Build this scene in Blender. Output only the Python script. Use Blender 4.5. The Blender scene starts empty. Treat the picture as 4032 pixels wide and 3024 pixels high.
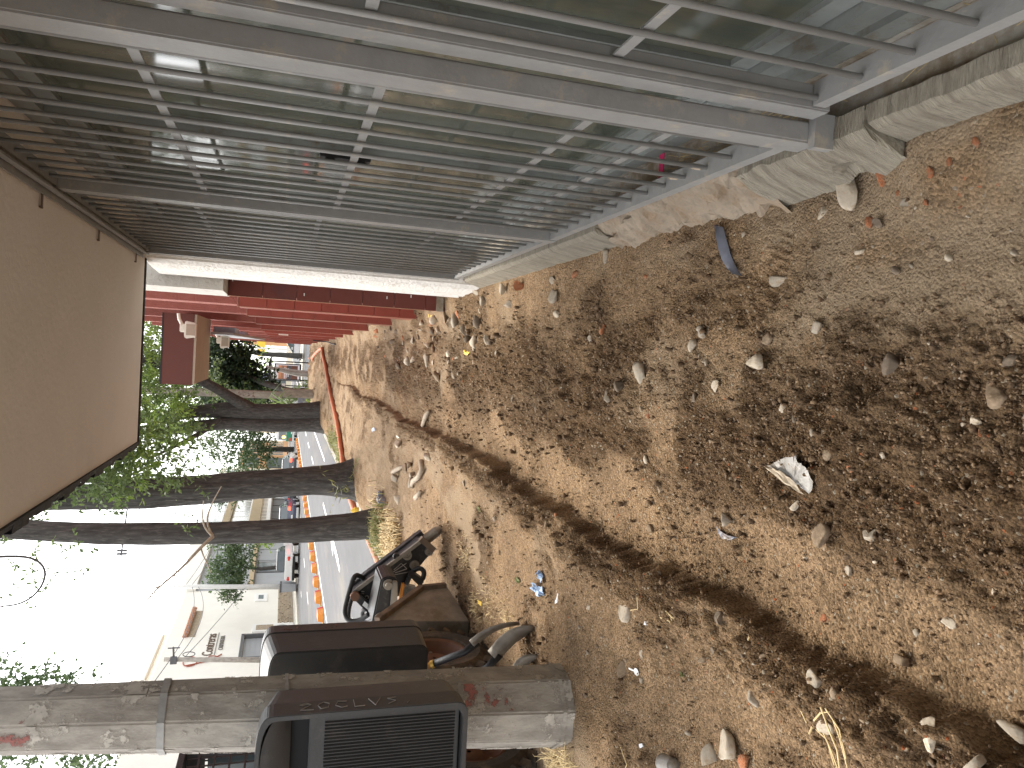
import bpy, math, random
import numpy as np
from mathutils import Vector

random.seed(7)
RNG = np.random.default_rng(11)
scene = bpy.context.scene
COL = scene.collection
R = math.radians

# ------------------------------------------------------------------ camera
CAM_H = 1.5
FPX = 2960.0                      # focal length in pixels of the 4032 px wide photograph
_Y = np.array([142., -896., FPX]); _Y /= np.linalg.norm(_Y)
_D = np.array([-462., 9700., FPX]); _D /= np.linalg.norm(_D)
_D = _D - _Y * _D.dot(_Y); _D /= np.linalg.norm(_D)
_Z = -_D
_X = np.cross(_Y, _Z)
MW = np.array([_X, _Y, _Z])       # world = MW @ (right, down, forward) of the upright photo

cam_data = bpy.data.cameras.new("camera")
cam = bpy.data.objects.new("camera", cam_data)
COL.objects.link(cam)
scene.camera = cam
cam_data.sensor_fit = 'HORIZONTAL'
cam_data.sensor_width = 36.0
cam_data.lens = FPX / 4032.0 * 36.0
cam_data.clip_start = 0.05
cam_data.clip_end = 2000.0
c_right = MW @ np.array([0, 1, 0.])   # the phone was held on its side: image right is world down
c_up = MW @ np.array([1, 0, 0.])
c_back = -(MW @ np.array([0, 0, 1.]))
from mathutils import Matrix
cam.matrix_world = Matrix(((c_right[0], c_up[0], c_back[0], 0),
                           (c_right[1], c_up[1], c_back[1], 0),
                           (c_right[2], c_up[2], c_back[2], CAM_H),
                           (0, 0, 0, 1)))

# ------------------------------------------------------------------ light
SUN_EL, SUN_AZ = 56.0, -26.0          # degrees; azimuth measured from +Y towards +X
world = bpy.data.worlds.new("World")
scene.world = world
world.use_nodes = True
wn = world.node_tree.nodes; wl = world.node_tree.links
wn.clear()
sky = wn.new('ShaderNodeTexSky'); sky.sky_type = 'NISHITA'; sky.sun_disc = False
sky.sun_elevation = R(SUN_EL); sky.sun_rotation = R(SUN_AZ)
sky.air_density = 1.0; sky.dust_density = 2.0; sky.ozone_density = 0.6
hs = wn.new('ShaderNodeHueSaturation'); hs.inputs['Saturation'].default_value = 0.12
bg = wn.new('ShaderNodeBackground'); bg.inputs['Strength'].default_value = 0.15
wo = wn.new('ShaderNodeOutputWorld')
wl.new(sky.outputs[0], hs.inputs['Color']); wl.new(hs.outputs[0], bg.inputs[0]); wl.new(bg.outputs[0], wo.inputs[0])

sun_d = bpy.data.lights.new("sun", 'SUN')
sun_d.energy = 1.0; sun_d.angle = R(24); sun_d.color = (1.0, 0.93, 0.82)
sun = bpy.data.objects.new("sun", sun_d); COL.objects.link(sun)
sd = Vector((math.sin(R(SUN_AZ)) * math.cos(R(SUN_EL)), math.cos(R(SUN_AZ)) * math.cos(R(SUN_EL)), math.sin(R(SUN_EL))))
sun.rotation_euler = sd.to_track_quat('Z', 'Y').to_euler()

vs = scene.view_settings
scene.display_settings.display_device = 'sRGB'
vs.view_transform = 'Standard'; vs.look = 'None'; vs.gamma = 1.0; vs.use_curve_mapping = False
vs.exposure = 2.0
try:
    scene.cycles.use_denoising = True
    scene.cycles.max_bounces = 8
    scene.cycles.diffuse_bounces = 4
    scene.cycles.transparent_max_bounces = 8
except Exception:
    pass

# ------------------------------------------------------------------ helpers: noise
def _hash(ix, iy, seed):
    h = (ix.astype(np.int64) * 374761393 + iy.astype(np.int64) * 668265263 + seed * 1442695041) & 0xFFFFFFFF
    h = ((h ^ (h >> 13)) * 1274126177) & 0xFFFFFFFF
    h = ((h ^ (h >> 16)) * 2246822519) & 0xFFFFFFFF
    h = h ^ (h >> 15)
    return (h & 0xFFFFFF).astype(np.float64) / 16777215.0

def vnoise(x, y, seed=0):
    ix = np.floor(x); iy = np.floor(y)
    fx = x - ix; fy = y - iy
    fx = fx * fx * fx * (fx * (fx * 6 - 15) + 10); fy = fy * fy * fy * (fy * (fy * 6 - 15) + 10)
    ix = ix.astype(np.int64); iy = iy.astype(np.int64)
    a = _hash(ix, iy, seed); b = _hash(ix + 1, iy, seed)
    c = _hash(ix, iy + 1, seed); d = _hash(ix + 1, iy + 1, seed)
    return (a * (1 - fx) + b * fx) * (1 - fy) + (c * (1 - fx) + d * fx) * fy * 1.0

def fbm(x, y, octv=4, seed=0):
    s = 0; a = 0.5; t = 0
    for k in range(octv):
        s = s + a * (vnoise(x, y, seed + k * 17) - 0.5); t += a
        x = x * 2.03 + 3.1; y = y * 2.03 + 7.7; a *= 0.5
    return s / t

def grains(x, y, cell, fill, seed):
    """bumps like half sunk grains, height in units of the cell"""
    gx = np.floor(x / cell).astype(np.int64); gy = np.floor(y / cell).astype(np.int64)
    out = np.zeros_like(x)
    for i in (-1, 0, 1):
        for j in (-1, 0, 1):
            cx = gx + i; cy = gy + j
            px = (cx + 0.15 + 0.7 * _hash(cx, cy, seed)) * cell
            py = (cy + 0.15 + 0.7 * _hash(cx, cy, seed + 1)) * cell
            r = (0.2 + 0.5 * _hash(cx, cy, seed + 2) ** 1.6) * cell
            on = _hash(cx, cy, seed + 3) < fill
            d2 = (x - px) ** 2 + (y - py) ** 2 * (0.8 + 0.6 * _hash(cx, cy, seed + 4))
            hgt = np.sqrt(np.maximum(0, r * r - d2))
            out = np.maximum(out, np.where(on, hgt, 0))
    return out

def sstep(a, b, x):
    t = np.clip((x - a) / (b - a), 0, 1)
    return t * t * (3 - 2 * t)

# ------------------------------------------------------------------ helpers: ground shape
PRINTS = [(-0.20, 1.37, 0.35, 0.05, 0.085), (-0.15, 1.24, 0.3, 0.055, 0.075), (-0.02, 1.70, 0.2, 0.05, 0.10), (-0.30, 1.62, 0.5, 0.05, 0.13), (-0.02, 1.50, -0.3, 0.05, 0.13), (-0.05, 1.85, 0.2, 0.05, 0.13),
          (0.36, 2.05, 1.2, 0.05, 0.12), (-0.55, 2.25, 0.3, 0.05, 0.12), (0.18, 2.9, 0.9, 0.055, 0.13), (-1.15, 2.6, 0.4, 0.05, 0.13)]

def trench_x(y):
    return -0.745 + 0.035 * np.sin(y * 1.1 + 0.6) + 0.05 * fbm(y * 2.1, y * 0 + 3.3, 2, 5) + np.where(y > 9, -0.004 * (y - 9), 0)

def looseness(x, y):
    """1 in loose dug soil, 0 on trodden soil"""
    tx = trench_x(y)
    u = x - tx
    band = sstep(-0.34, -0.12, u) * (1 - sstep(0.75, 1.15, u + 0.5 * fbm(x * 2.2, y * 1.3, 3, 21)))
    patch = sstep(0.03, 0.16, fbm(x * 1.7, y * 1.2, 3, 33))
    v = np.maximum(band, 0.75 * patch * sstep(-0.5, 0.1, u))
    left = (1 - sstep(-0.34, -0.2, u)) * 0.8 * sstep(0.08, 0.2, fbm(x * 2.3, y * 1.5, 3, 44))
    v = np.maximum(v, left)
    v = v * (1 - 0.8 * sstep(-0.02, -0.2, fbm(x * 3.1, y * 2.2, 2, 51)))
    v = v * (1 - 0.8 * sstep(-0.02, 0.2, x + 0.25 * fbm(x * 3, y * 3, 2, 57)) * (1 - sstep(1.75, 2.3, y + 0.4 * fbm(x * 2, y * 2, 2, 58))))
    return np.clip(v, 0, 1)

def ground_h(x, y, fine=True):
    tx = trench_x(y) + 0.05 * fbm(x * 5, y * 5, 2, 8) + 0.026 * fbm(x * 20, y * 20, 3, 9)
    u = x - tx
    dep = (0.10 + 0.07 * sstep(1.7, 2.3, y)) * (1 - 0.4 * sstep(4, 10, y)) * (1 - sstep(17, 24, y)) * (0.8 + 0.6 * fbm(y * 0.9, y * 0, 2, 12))
    prof = sstep(-0.095, -0.055, u) * (1 - sstep(-0.03, 0.60, u) ** 0.75)
    h = -dep * prof
    # crumbly lip on the street side of the trench
    lip = np.exp(-((u + 0.20) / 0.10) ** 2) * (1 - sstep(12, 20, y))
    h = h + lip * (0.016 + 0.09 * fbm(x * 8, y * 8, 3, 14) + 0.07 * fbm(x * 28, y * 28, 3, 15))
    h = h + 0.035 * fbm(x * 0.8, y * 0.55, 3, 2)
    L = looseness(x, y)
    h = h + (0.012 + 0.05 * L) * fbm(x * 5, y * 4, 4, 4) + (0.008 + 0.05 * L) * fbm(x * 13, y * 11, 4, 6) * sstep(-0.25, 0.1, fbm(x * 1.1, y * 0.9, 2, 7))
    h = h + 0.09 * sstep(0.34, 0.58, x) * (1 - sstep(1.42, 1.72, y))
    # debris piled along the buildings
    wall = sstep(0.18, 0.55, x)
    h = h + 0.04 * wall * sstep(1.9, 2.3, y) + wall * sstep(5.4, 6.6, y) * 0.05
    rub = np.exp(-((x - 0.30) / 0.33) ** 2) * sstep(5.2, 6.4, y) * (1 - sstep(11, 16, y))
    h = h + rub * (0.05 * np.abs(fbm(x * 7, y * 5, 3, 61)) * 2)
    # mounds under the trees and at the pole
    lip2 = np.exp(-((u + 0.15) / 0.075) ** 2) * (1 - sstep(10, 16, y))
    if fine: h = h + lip2 * (grains(x, y, 0.07, 0.75, 171) * 0.9 + grains(x, y, 0.033, 0.8, 181) * 0.7)
    for (mx, my, mr, mh) in ((-2.62, 11.5, 0.9, 0.10), (-2.5, 14.7, 1.2, 0.14), (-2.5, 29.2, 1.6, 0.14), (-1.78, 3.58, 0.42, 0.05),
                             (-1.6, 33.0, 2.0, 0.28), (-1.0, 38.0, 2.6, 0.30)):
        h = h + mh * np.exp(-((x - mx) ** 2 + ((y - my) * 0.8) ** 2) / mr ** 2)
    h = h + 0.05 * sstep(11, 13, y) * np.abs(fbm(x * 3, y * 2.2, 3, 71)) * sstep(-1.1, -1.5, x) * 2
    h = h - 0.16 * (1 - sstep(-3.06, -2.75, x)) - 0.05 * (1 - sstep(-2.9, -2.2, x))
    for (px, py, a, rx, ry) in PRINTS:
        ca, sa = math.cos(a), math.sin(a)
        lx = (x - px) * ca + (y - py) * sa; ly = -(x - px) * sa + (y - py) * ca
        m = 1 - sstep(0.75, 1.1, (lx / rx) ** 2 + (ly / ry) ** 2)
        h = h - m * (0.010 + 0.0035 * np.sin(ly * 260))
    if fine:
        amp = 0.25 + 0.75 * L
        g = grains(x, y, 0.085, 0.30, 141) * 0.5 * (0.08 + 0.92 * L)
        g = np.maximum(g, grains(x, y, 0.045, 0.45, 101) * 0.8 * (0.12 + 0.88 * L))
        g = np.maximum(g, grains(x, y, 0.021, 0.65, 131) * 1.05 * (0.25 + 0.75 * L))
        g = g + grains(x, y, 0.0105, 0.75, 161) * 0.75 * (0.35 + 0.65 * L)
        h = h + g
        h = h + 0.018 * amp * fbm(x * 45, y * 45, 3, 91)
    return h

def gz(x, y):
    return float(ground_h(np.array([float(x)]), np.array([float(y)]), False)[0])

def ray(px, py):
    return MW @ np.array([3024 - py - 1512., px - 2016., FPX])

def on_ground(px, py):
    r = ray(px, py); z = 0.0; p = None
    for _ in range(6):
        t = (z - CAM_H) / r[2]
        p = np.array([0, 0, CAM_H]) + t * r
        z = gz(p[0], p[1])
    return p[0], p[1], z

def at_y(px, py, y):
    r = ray(px, py); t = y / r[1]
    return np.array([0, 0, CAM_H]) + t * r

# ------------------------------------------------------------------ helpers: objects
def tag(o, label=None, cat=None, group=None, kind=None):
    if label: o['label'] = label
    if cat: o['category'] = cat
    if group: o['group'] = group
    if kind: o['kind'] = kind
    return o

def empty(name, loc=(0, 0, 0), rz=0.0, label=None, cat=None, group=None):
    o = bpy.data.objects.new(name, None); COL.objects.link(o)
    o.empty_display_size = 0.1
    o.location = loc; o.rotation_euler = (0, 0, rz)
    return tag(o, label, cat, group)

def kids(o):
    return [c for c in bpy.data.objects if c.parent == o]

def copy_tree(o, parent=None):
    c = o.copy(); COL.objects.link(c)
    if parent is not None: c.parent = parent
    for ch in list(o.children): copy_tree(ch, c)
    return c

def origin(o):
    p = Vector((0, 0, 0))
    while o is not None:
        p = p + o.location; o = o.parent
    return p

class MB:
    def __init__(s): s.v = []; s.f = []
    def add(s, vs_, fs):
        n = len(s.v); s.v += [tuple(v) for v in vs_]; s.f += [tuple(i + n for i in f) for f in fs]; return s
    def box(s, a, b):
        x0, y0, z0 = [min(p, q) for p, q in zip(a, b)]; x1, y1, z1 = [max(p, q) for p, q in zip(a, b)]
        return s.add([(x0, y0, z0), (x1, y0, z0), (x1, y1, z0), (x0, y1, z0), (x0, y0, z1), (x1, y0, z1), (x1, y1, z1), (x0, y1, z1)],
                     [(0, 3, 2, 1), (4, 5, 6, 7), (0, 1, 5, 4), (1, 2, 6, 5), (2, 3, 7, 6), (3, 0, 4, 7)])
    def beam(s, p, q, w, h, up=(0, 0, 1)):
        p = Vector(p); q = Vector(q); d = (q - p).normalized(); u = Vector(up)
        sx = d.cross(u)
        if sx.length < 1e-4: sx = d.cross(Vector((1, 0, 0)))
        sx.normalize(); u = sx.cross(d).normalized()
        sx = sx * (w / 2); u = u * (h / 2)
        vs_ = [p - sx - u, p + sx - u, p + sx + u, p - sx + u, q - sx - u, q + sx - u, q + sx + u, q - sx + u]
        return s.add(vs_, [(0, 3, 2, 1), (4, 5, 6, 7), (0, 1, 5, 4), (1, 2, 6, 5), (2, 3, 7, 6), (3, 0, 4, 7)])
    def tube(s, path, r, n=8, cap=True):
        path = [Vector(p) for p in path]; m = len(path)
        rs = r if hasattr(r, '__len__') else [r] * m
        ref = None; rings = []
        for i, p in enumerate(path):
            d = (path[min(i + 1, m - 1)] - path[max(i - 1, 0)]).normalized()
            if ref is None:
                ref = d.cross(Vector((0, 0, 1)))
                if ref.length < 0.1: ref = Vector((1, 0, 0))
            ref = (ref - d * ref.dot(d)).normalized(); b = d.cross(ref)
            rings.append([p + (ref * math.cos(2 * math.pi * k / n) + b * math.sin(2 * math.pi * k / n)) * rs[i] for k in range(n)])
        vs_ = [v for rg in rings for v in rg]; fs = []
        for i in range(m - 1):
            for k in range(n):
                a = i * n + k; b2 = i * n + (k + 1) % n
                fs.append((a, b2, b2 + n, a + n))
        if cap:
            fs.append(tuple(reversed(range(n)))); fs.append(tuple(range((m - 1) * n, m * n)))
        return s.add(vs_, fs)
    def prism(s, poly, axis, a, b):
        """poly: 2D points in the two other axes (in xyz order), extruded from a to b along axis"""
        def p3(p, t):
            q = list(p); q.insert(axis, t); return q
        n = len(poly)
        vs_ = [p3(p, a) for p in poly] + [p3(p, b) for p in poly]
        fs = [tuple(range(n)), tuple(reversed(range(n, 2 * n)))] + [(i, i + n, (i + 1) % n + n, (i + 1) % n) for i in range(n)]
        return s.add(vs_, fs)
    def lathe(s, prof, c, axis=0, n=28):
        """prof: (radius, offset along axis)"""
        c = Vector(c); m = len(prof); vs_ = []
        for k in range(n):
            a = 2 * math.pi * k / n
            for (r, t) in prof:
                p = [0, 0, 0]; p[axis] = t; p[(axis + 1) % 3] = r * math.cos(a); p[(axis + 2) % 3] = r * math.sin(a)
                vs_.append(c + Vector(p))
        fs = []
        for k in range(n):
            k2 = (k + 1) % n
            for i in range(m - 1):
                fs.append((k * m + i, k * m + i + 1, k2 * m + i + 1, k2 * m + i))
        return s.add(vs_, fs)
    def build(s, name, m, parent=None, smooth=False, bevel=0.0, local=False, fix=True):
        off = origin(parent) if (parent is not None and not local) else Vector((0, 0, 0))
        me = bpy.data.meshes.new(name)
        me.from_pydata([tuple(Vector(v) - off) for v in s.v], [], s.f)
        if fix:
            import bmesh
            bm = bmesh.new(); bm.from_mesh(me)
            bmesh.ops.recalc_face_normals(bm, faces=bm.faces)
            if bevel > 0:
                bmesh.ops.bevel(bm, geom=[e for e in bm.edges if len(e.link_faces) == 2 and e.calc_face_angle(0) > 0.5], offset=bevel, segments=2, affect='EDGES', clamp_overlap=True)
            bm.to_mesh(me); bm.free()
        if smooth:
            for p in me.polygons: p.use_smooth = True
        me.materials.append(m)
        o = bpy.data.objects.new(name, me); COL.objects.link(o)
        if parent is not None: o.parent = parent
        return o

def one(name, mb, m, label=None, cat=None, group=None, kind=None, base=None, **kw):
    """a top-level thing that is a single mesh with its origin at its base"""
    if base is not None:
        b = Vector(base); mb.v = [tuple(Vector(v) - b) for v in mb.v]
    o = mb.build(name, m, None, **kw)
    if base is not None: o.location = base
    return tag(o, label, cat, group, kind)

def np_mesh(name, V, F, m, smooth=False):
    me = bpy.data.meshes.new(name)
    k = F.shape[1]
    me.vertices.add(len(V)); me.vertices.foreach_set('co', V.astype(np.float32).ravel())
    me.loops.add(F.size); me.loops.foreach_set('vertex_index', F.astype(np.int32).ravel())
    me.polygons.add(len(F))
    me.polygons.foreach_set('loop_start', np.arange(0, F.size, k, dtype=np.int32))
    if smooth: me.polygons.foreach_set('use_smooth', np.ones(len(F), dtype=bool))
    me.update(calc_edges=True)
    me.materials.append(m)
    return me

def text_mesh(name, body, size, m, parent, loc, rot, extrude=0.004, local=False):
    cu = bpy.data.curves.new(name, 'FONT'); cu.body = body; cu.size = size; cu.extrude = extrude; cu.align_x = 'CENTER'
    cu.resolution_u = 3
    tmp = bpy.data.objects.new(name, cu); COL.objects.link(tmp)
    bpy.context.view_layer.update()
    dg = bpy.context.evaluated_depsgraph_get()
    me = bpy.data.meshes.new_from_object(tmp.evaluated_get(dg))
    bpy.data.objects.remove(tmp)
    me.name = name; me.materials.clear(); me.materials.append(m)
    o = bpy.data.objects.new(name, me); COL.objects.link(o)
    if parent is not None:
        o.parent = parent
        if not local: loc = Vector(loc) - origin(parent)
    o.location = loc; o.rotation_euler = rot
    return o

# ------------------------------------------------------------------ materials
def mat(name, col, rough=0.7, var=0.18, scale=6.0, bump=0.0, bscale=60.0, metal=0.0, spec=0.4, dirt=None, dirt_amt=0.5, dirt_scale=3.0,
        stretch=(1, 1, 1), emit=None, estr=0.0, island=0.0, coat=0.0):
    m = bpy.data.materials.new(name); m.use_nodes = True
    nt = m.node_tree; N = nt.nodes; L = nt.links
    b = N['Principled BSDF']
    b.inputs['Roughness'].default_value = rough; b.inputs['Metallic'].default_value = metal
    b.inputs['Specular IOR Level'].default_value = spec
    if coat: b.inputs['Coat Weight'].default_value = coat
    tc = N.new('ShaderNodeTexCoord'); mp = N.new('ShaderNodeMapping'); mp.inputs['Scale'].default_value = stretch
    L.new(tc.outputs['Object'], mp.inputs[0])
    n1 = N.new('ShaderNodeTexNoise'); n1.inputs['Scale'].default_value = scale; n1.inputs['Detail'].default_value = 8; n1.inputs['Roughness'].default_value = 0.65
    L.new(mp.outputs[0], n1.inputs['Vector'])
    r1 = N.new('ShaderNodeValToRGB')
    r1.color_ramp.elements[0].position = 0.3; r1.color_ramp.elements[1].position = 0.72
    lo = [max(0, c * (1 - var)) for c in col]; hi = [min(1, c * (1 + var)) for c in col]
    r1.color_ramp.elements[0].color = (*lo, 1); r1.color_ramp.elements[1].color = (*hi, 1)
    L.new(n1.outputs['Fac'], r1.inputs[0])
    out = r1.outputs[0]
    if dirt is not None:
        n2 = N.new('ShaderNodeTexNoise'); n2.inputs['Scale'].default_value = dirt_scale; n2.inputs['Detail'].default_value = 10; n2.inputs['Roughness'].default_value = 0.72
        L.new(mp.outputs[0], n2.inputs['Vector'])
        r2 = N.new('ShaderNodeValToRGB'); r2.color_ramp.elements[0].position = 0.62 - 0.3 * dirt_amt; r2.color_ramp.elements[1].position = 0.72 - 0.2 * dirt_amt
        L.new(n2.outputs['Fac'], r2.inputs[0])
        mx = N.new('ShaderNodeMixRGB'); L.new(r2.outputs[0], mx.inputs[0]); L.new(out, mx.inputs[1]); mx.inputs[2].default_value = (*dirt, 1)
        out = mx.outputs[0]
    if island:
        g = N.new('ShaderNodeNewGeometry'); mr = N.new('ShaderNodeMapRange'); mr.inputs['To Min'].default_value = 1 - island; mr.inputs['To Max'].default_value = 1 + island
        L.new(g.outputs['Random Per Island'], mr.inputs[0])
        mm = N.new('ShaderNodeVectorMath'); mm.operation = 'SCALE'; L.new(out, mm.inputs[0]); L.new(mr.outputs[0], mm.inputs['Scale'])
        out = mm.outputs[0]
    L.new(out, b.inputs['Base Color'])
    if bump:
        n3 = N.new('ShaderNodeTexNoise'); n3.inputs['Scale'].default_value = bscale; n3.inputs['Detail'].default_value = 6
        L.new(mp.outputs[0], n3.inputs['Vector'])
        bp = N.new('ShaderNodeBump'); bp.inputs['Strength'].default_value = min(1, bump); bp.inputs['Distance'].default_value = 0.01 if bump <= 1 else 0.01 * bump
        L.new(n3.outputs['Fac'], bp.inputs['Height']); L.new(bp.outputs[0], b.inputs['Normal'])
    if emit is not None:
        b.inputs['Emission Color'].default_value = (*emit, 1); b.inputs['Emission Strength'].default_value = estr
    return m

def leaf_mat(name, col, col2):
    m = bpy.data.materials.new(name); m.use_nodes = True
    nt = m.node_tree; N = nt.nodes; L = nt.links
    N.remove(N['Principled BSDF']); out = N['Material Output']
    g = N.new('ShaderNodeNewGeometry')
    r = N.new('ShaderNodeValToRGB'); r.color_ramp.elements[0].color = (*col, 1); r.color_ramp.elements[1].color = (*col2, 1)
    L.new(g.outputs['Random Per Island'], r.inputs[0])
    d = N.new('ShaderNodeBsdfPrincipled'); d.inputs['Roughness'].default_value = 0.5; d.inputs['Specular IOR Level'].default_value = 0.35
    t = N.new('ShaderNodeBsdfTranslucent'); mx = N.new('ShaderNodeMixShader'); mx.inputs[0].default_value = 0.45
    L.new(r.outputs[0], d.inputs['Base Color']); L.new(r.outputs[0], t.inputs['Color'])
    L.new(d.outputs[0], mx.inputs[1]); L.new(t.outputs[0], mx.inputs[2]); L.new(mx.outputs[0], out.inputs[0])
    return m

def soil_mat():
    m = bpy.data.materials.new('soil'); m.use_nodes = True
    nt = m.node_tree; N = nt.nodes; L = nt.links
    b = N['Principled BSDF']; b.inputs['Roughness'].default_value = 0.95; b.inputs['Specular IOR Level'].default_value = 0.15
    g = N.new('ShaderNodeNewGeometry')
    at = N.new('ShaderNodeAttribute'); at.attribute_name = 'loose'
    def noise(s, det=8, ro=0.6):
        n = N.new('ShaderNodeTexNoise'); n.inputs['Scale'].default_value = s; n.inputs['Detail'].default_value = det; n.inputs['Roughness'].default_value = ro
        L.new(g.outputs['Position'], n.inputs['Vector']); return n
    def ramp(a, ca, b_, cb, src):
        r = N.new('ShaderNodeValToRGB'); r.color_ramp.elements[0].position = a; r.color_ramp.elements[1].position = b_
        r.color_ramp.elements[0].color = (*ca, 1); r.color_ramp.elements[1].color = (*cb, 1); L.new(src, r.inputs[0]); return r.outputs[0]
    def mix(f, c1, c2, mode='MIX'):
        x = N.new('ShaderNodeMixRGB'); x.blend_type = mode
        if isinstance(f, float): x.inputs[0].default_value = f
        else: L.new(f, x.inputs[0])
        for i, c in ((1, c1), (2, c2)):
            if isinstance(c, tuple): x.inputs[i].default_value = (*c, 1)
            else: L.new(c, x.inputs[i])
        return x.outputs[0]
    loose = ramp(0.3, (0.080, 0.049, 0.026), 0.75, (0.200, 0.128, 0.071), noise(30, 8, 0.75).outputs[0])
    hard = ramp(0.3, (0.205, 0.136, 0.076), 0.72, (0.370, 0.255, 0.155), noise(7, 10, 0.7).outputs[0])
    c = mix(at.outputs['Fac'], hard, loose)
    # single grains, each its own tone
    vo = N.new('ShaderNodeTexVoronoi'); vo.inputs['Scale'].default_value = 130; L.new(g.outputs['Position'], vo.inputs['Vector'])
    sep = N.new('ShaderNodeSeparateColor'); L.new(vo.outputs['Color'], sep.inputs[0])
    gr = ramp(0.0, (0.50, 0.49, 0.48), 1.0, (1.50, 1.48, 1.44), sep.outputs[0])
    c = mix(0.85, c, gr, 'MULTIPLY')
    pale = ramp(0.982, (0, 0, 0), 0.986, (1, 1, 1), sep.outputs[1])
    c = mix(pale, c, (0.40, 0.34, 0.26))
    red = ramp(0.9975, (0, 0, 0), 0.9985, (1, 1, 1), sep.outputs[2])
    c = mix(red, c, (0.42, 0.13, 0.05))
    big = ramp(0.35, (0.80, 0.79, 0.78), 0.68, (1.16, 1.14, 1.10), noise(1.3, 4).outputs[0])
    c = mix(1.0, c, big, 'MULTIPLY')
    dust_and_light = N.new('ShaderNodeAttribute'); dust_and_light.attribute_name = 'dust_and_light'
    c = mix(dust_and_light.outputs['Fac'], c, (0.39, 0.30, 0.20))
    L.new(c, b.inputs['Base Color'])
    n3 = noise(170, 6, 0.7)
    ad = N.new('ShaderNodeMath'); ad.operation = 'MULTIPLY_ADD'; L.new(vo.outputs['Distance'], ad.inputs[0]); ad.inputs[1].default_value = -0.9; L.new(n3.outputs[0], ad.inputs[2])
    bp = N.new('ShaderNodeBump'); bp.inputs['Strength'].default_value = 1.0; bp.inputs['Distance'].default_value = 0.011
    L.new(ad.outputs[0], bp.inputs['Height']); L.new(bp.outputs[0], b.inputs['Normal'])
    return m

M = {}
M['soil'] = soil_mat()
M['asphalt'] = mat('asphalt', (0.105, 0.104, 0.108), 0.9, 0.16, 1.3, 0.4, 90, dirt=(0.17, 0.155, 0.13), dirt_amt=0.25, dirt_scale=0.35, stretch=(1, 0.25, 1))
M['earth'] = mat('earth', (0.2, 0.16, 0.11), 0.95, 0.25, 0.4)
M['concrete'] = mat('concrete', (0.40, 0.37, 0.32), 0.9, 0.22, 9, 0.5, 55, dirt=(0.24, 0.19, 0.13), dirt_amt=0.55, dirt_scale=5)
M['ledge'] = mat('ledge_concrete', (0.305, 0.270, 0.208), 0.9, 0.34, 20, 1.6, 30, dirt=(0.19, 0.16, 0.12), dirt_amt=0.45, dirt_scale=5, stretch=(1, 7, 1))
M['paving'] = mat('paving', (0.46, 0.43, 0.37), 0.9, 0.12, 2, 0.2, 60)
M['pole'] = mat('pole_concrete', (0.32, 0.29, 0.25), 0.9, 0.28, 9, 0.8, 26, dirt=(0.40, 0.365, 0.31), dirt_amt=0.42, dirt_scale=9, stretch=(1, 1, 0.45))
M['pole_band'] = mat('band_steel', (0.33, 0.32, 0.30), 0.6, 0.2, 20, metal=0.3)
M['stucco'] = mat('soffit_plaster', (0.81, 0.75, 0.695), 0.92, 0.03, 3.5, 0.3, 45, dirt=(0.76, 0.70, 0.64), dirt_amt=0.2, dirt_scale=1.2)
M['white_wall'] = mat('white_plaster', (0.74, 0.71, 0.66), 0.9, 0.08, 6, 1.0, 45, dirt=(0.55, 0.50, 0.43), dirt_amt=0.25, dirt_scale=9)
M['bitumen'] = mat('bitumen', (0.055, 0.055, 0.058), 0.85, 0.3, 20, 0.6, 60)
M['grille'] = mat('grey_paint', (0.255, 0.25, 0.24), 0.42, 0.10, 14, 0.12, 70, spec=0.5, dirt=(0.36, 0.32, 0.26), dirt_amt=0.22, dirt_scale=12)
M['alu'] = mat('aluminium_frame', (0.27, 0.285, 0.27), 0.45, 0.15, 10, metal=0.25, dirt=(0.2, 0.17, 0.13), dirt_amt=0.3, dirt_scale=8)
M['teal'] = mat('teal_film', (0.20, 0.40, 0.38), 0.4, 0.2, 8, dirt=(0.05, 0.06, 0.07), dirt_amt=0.55, dirt_scale=3, stretch=(1, 1, 0.6))
M['glass'] = mat('shop_glass', (0.098, 0.110, 0.088), 0.08, 0.3, 4, 0.02, 3, spec=0.95, dirt=(0.135, 0.13, 0.095), dirt_amt=0.5, dirt_scale=3.0, stretch=(1, 1, 0.35))
M['darkgap'] = mat('dark_rubber', (0.02, 0.02, 0.02), 0.8)
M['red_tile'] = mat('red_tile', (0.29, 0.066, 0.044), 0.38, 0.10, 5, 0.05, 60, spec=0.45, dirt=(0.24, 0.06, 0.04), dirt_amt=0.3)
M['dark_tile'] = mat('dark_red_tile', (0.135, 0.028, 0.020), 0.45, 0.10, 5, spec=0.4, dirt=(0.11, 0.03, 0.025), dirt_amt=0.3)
M['red_stucco'] = mat('red_stucco', (0.33, 0.120, 0.095), 0.9, 0.12, 8, 1.0, 50)
M['maroon'] = mat('maroon_paint', (0.125, 0.042, 0.032), 0.7, 0.08, 4)
M['beige'] = mat('beige_panel', (0.40, 0.33, 0.25), 0.85, 0.08, 4)
M['grout'] = mat('grout', (0.42, 0.20, 0.15), 0.9)
M['lamp_plastic'] = mat('lamp_plastic', (0.72, 0.68, 0.58), 0.5, 0.06)
M['bark'] = mat('bark', (0.056, 0.052, 0.047), 0.95, 0.5, 16, 3.0, 14, dirt=(0.11, 0.10, 0.088), dirt_amt=0.4, dirt_scale=24, stretch=(1, 1, 0.2))
M['twig'] = mat('twig', (0.34, 0.28, 0.21), 0.9, 0.3, 20)
M['leafA'] = leaf_mat('leaf_green', (0.075, 0.115, 0.04), (0.18, 0.245, 0.085))
M['leafB'] = leaf_mat('leaf_bright', (0.12, 0.20, 0.035), (0.30, 0.40, 0.09))
M['leafD'] = leaf_mat('leaf_dark', (0.010, 0.019, 0.008), (0.05, 0.08, 0.035))
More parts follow.
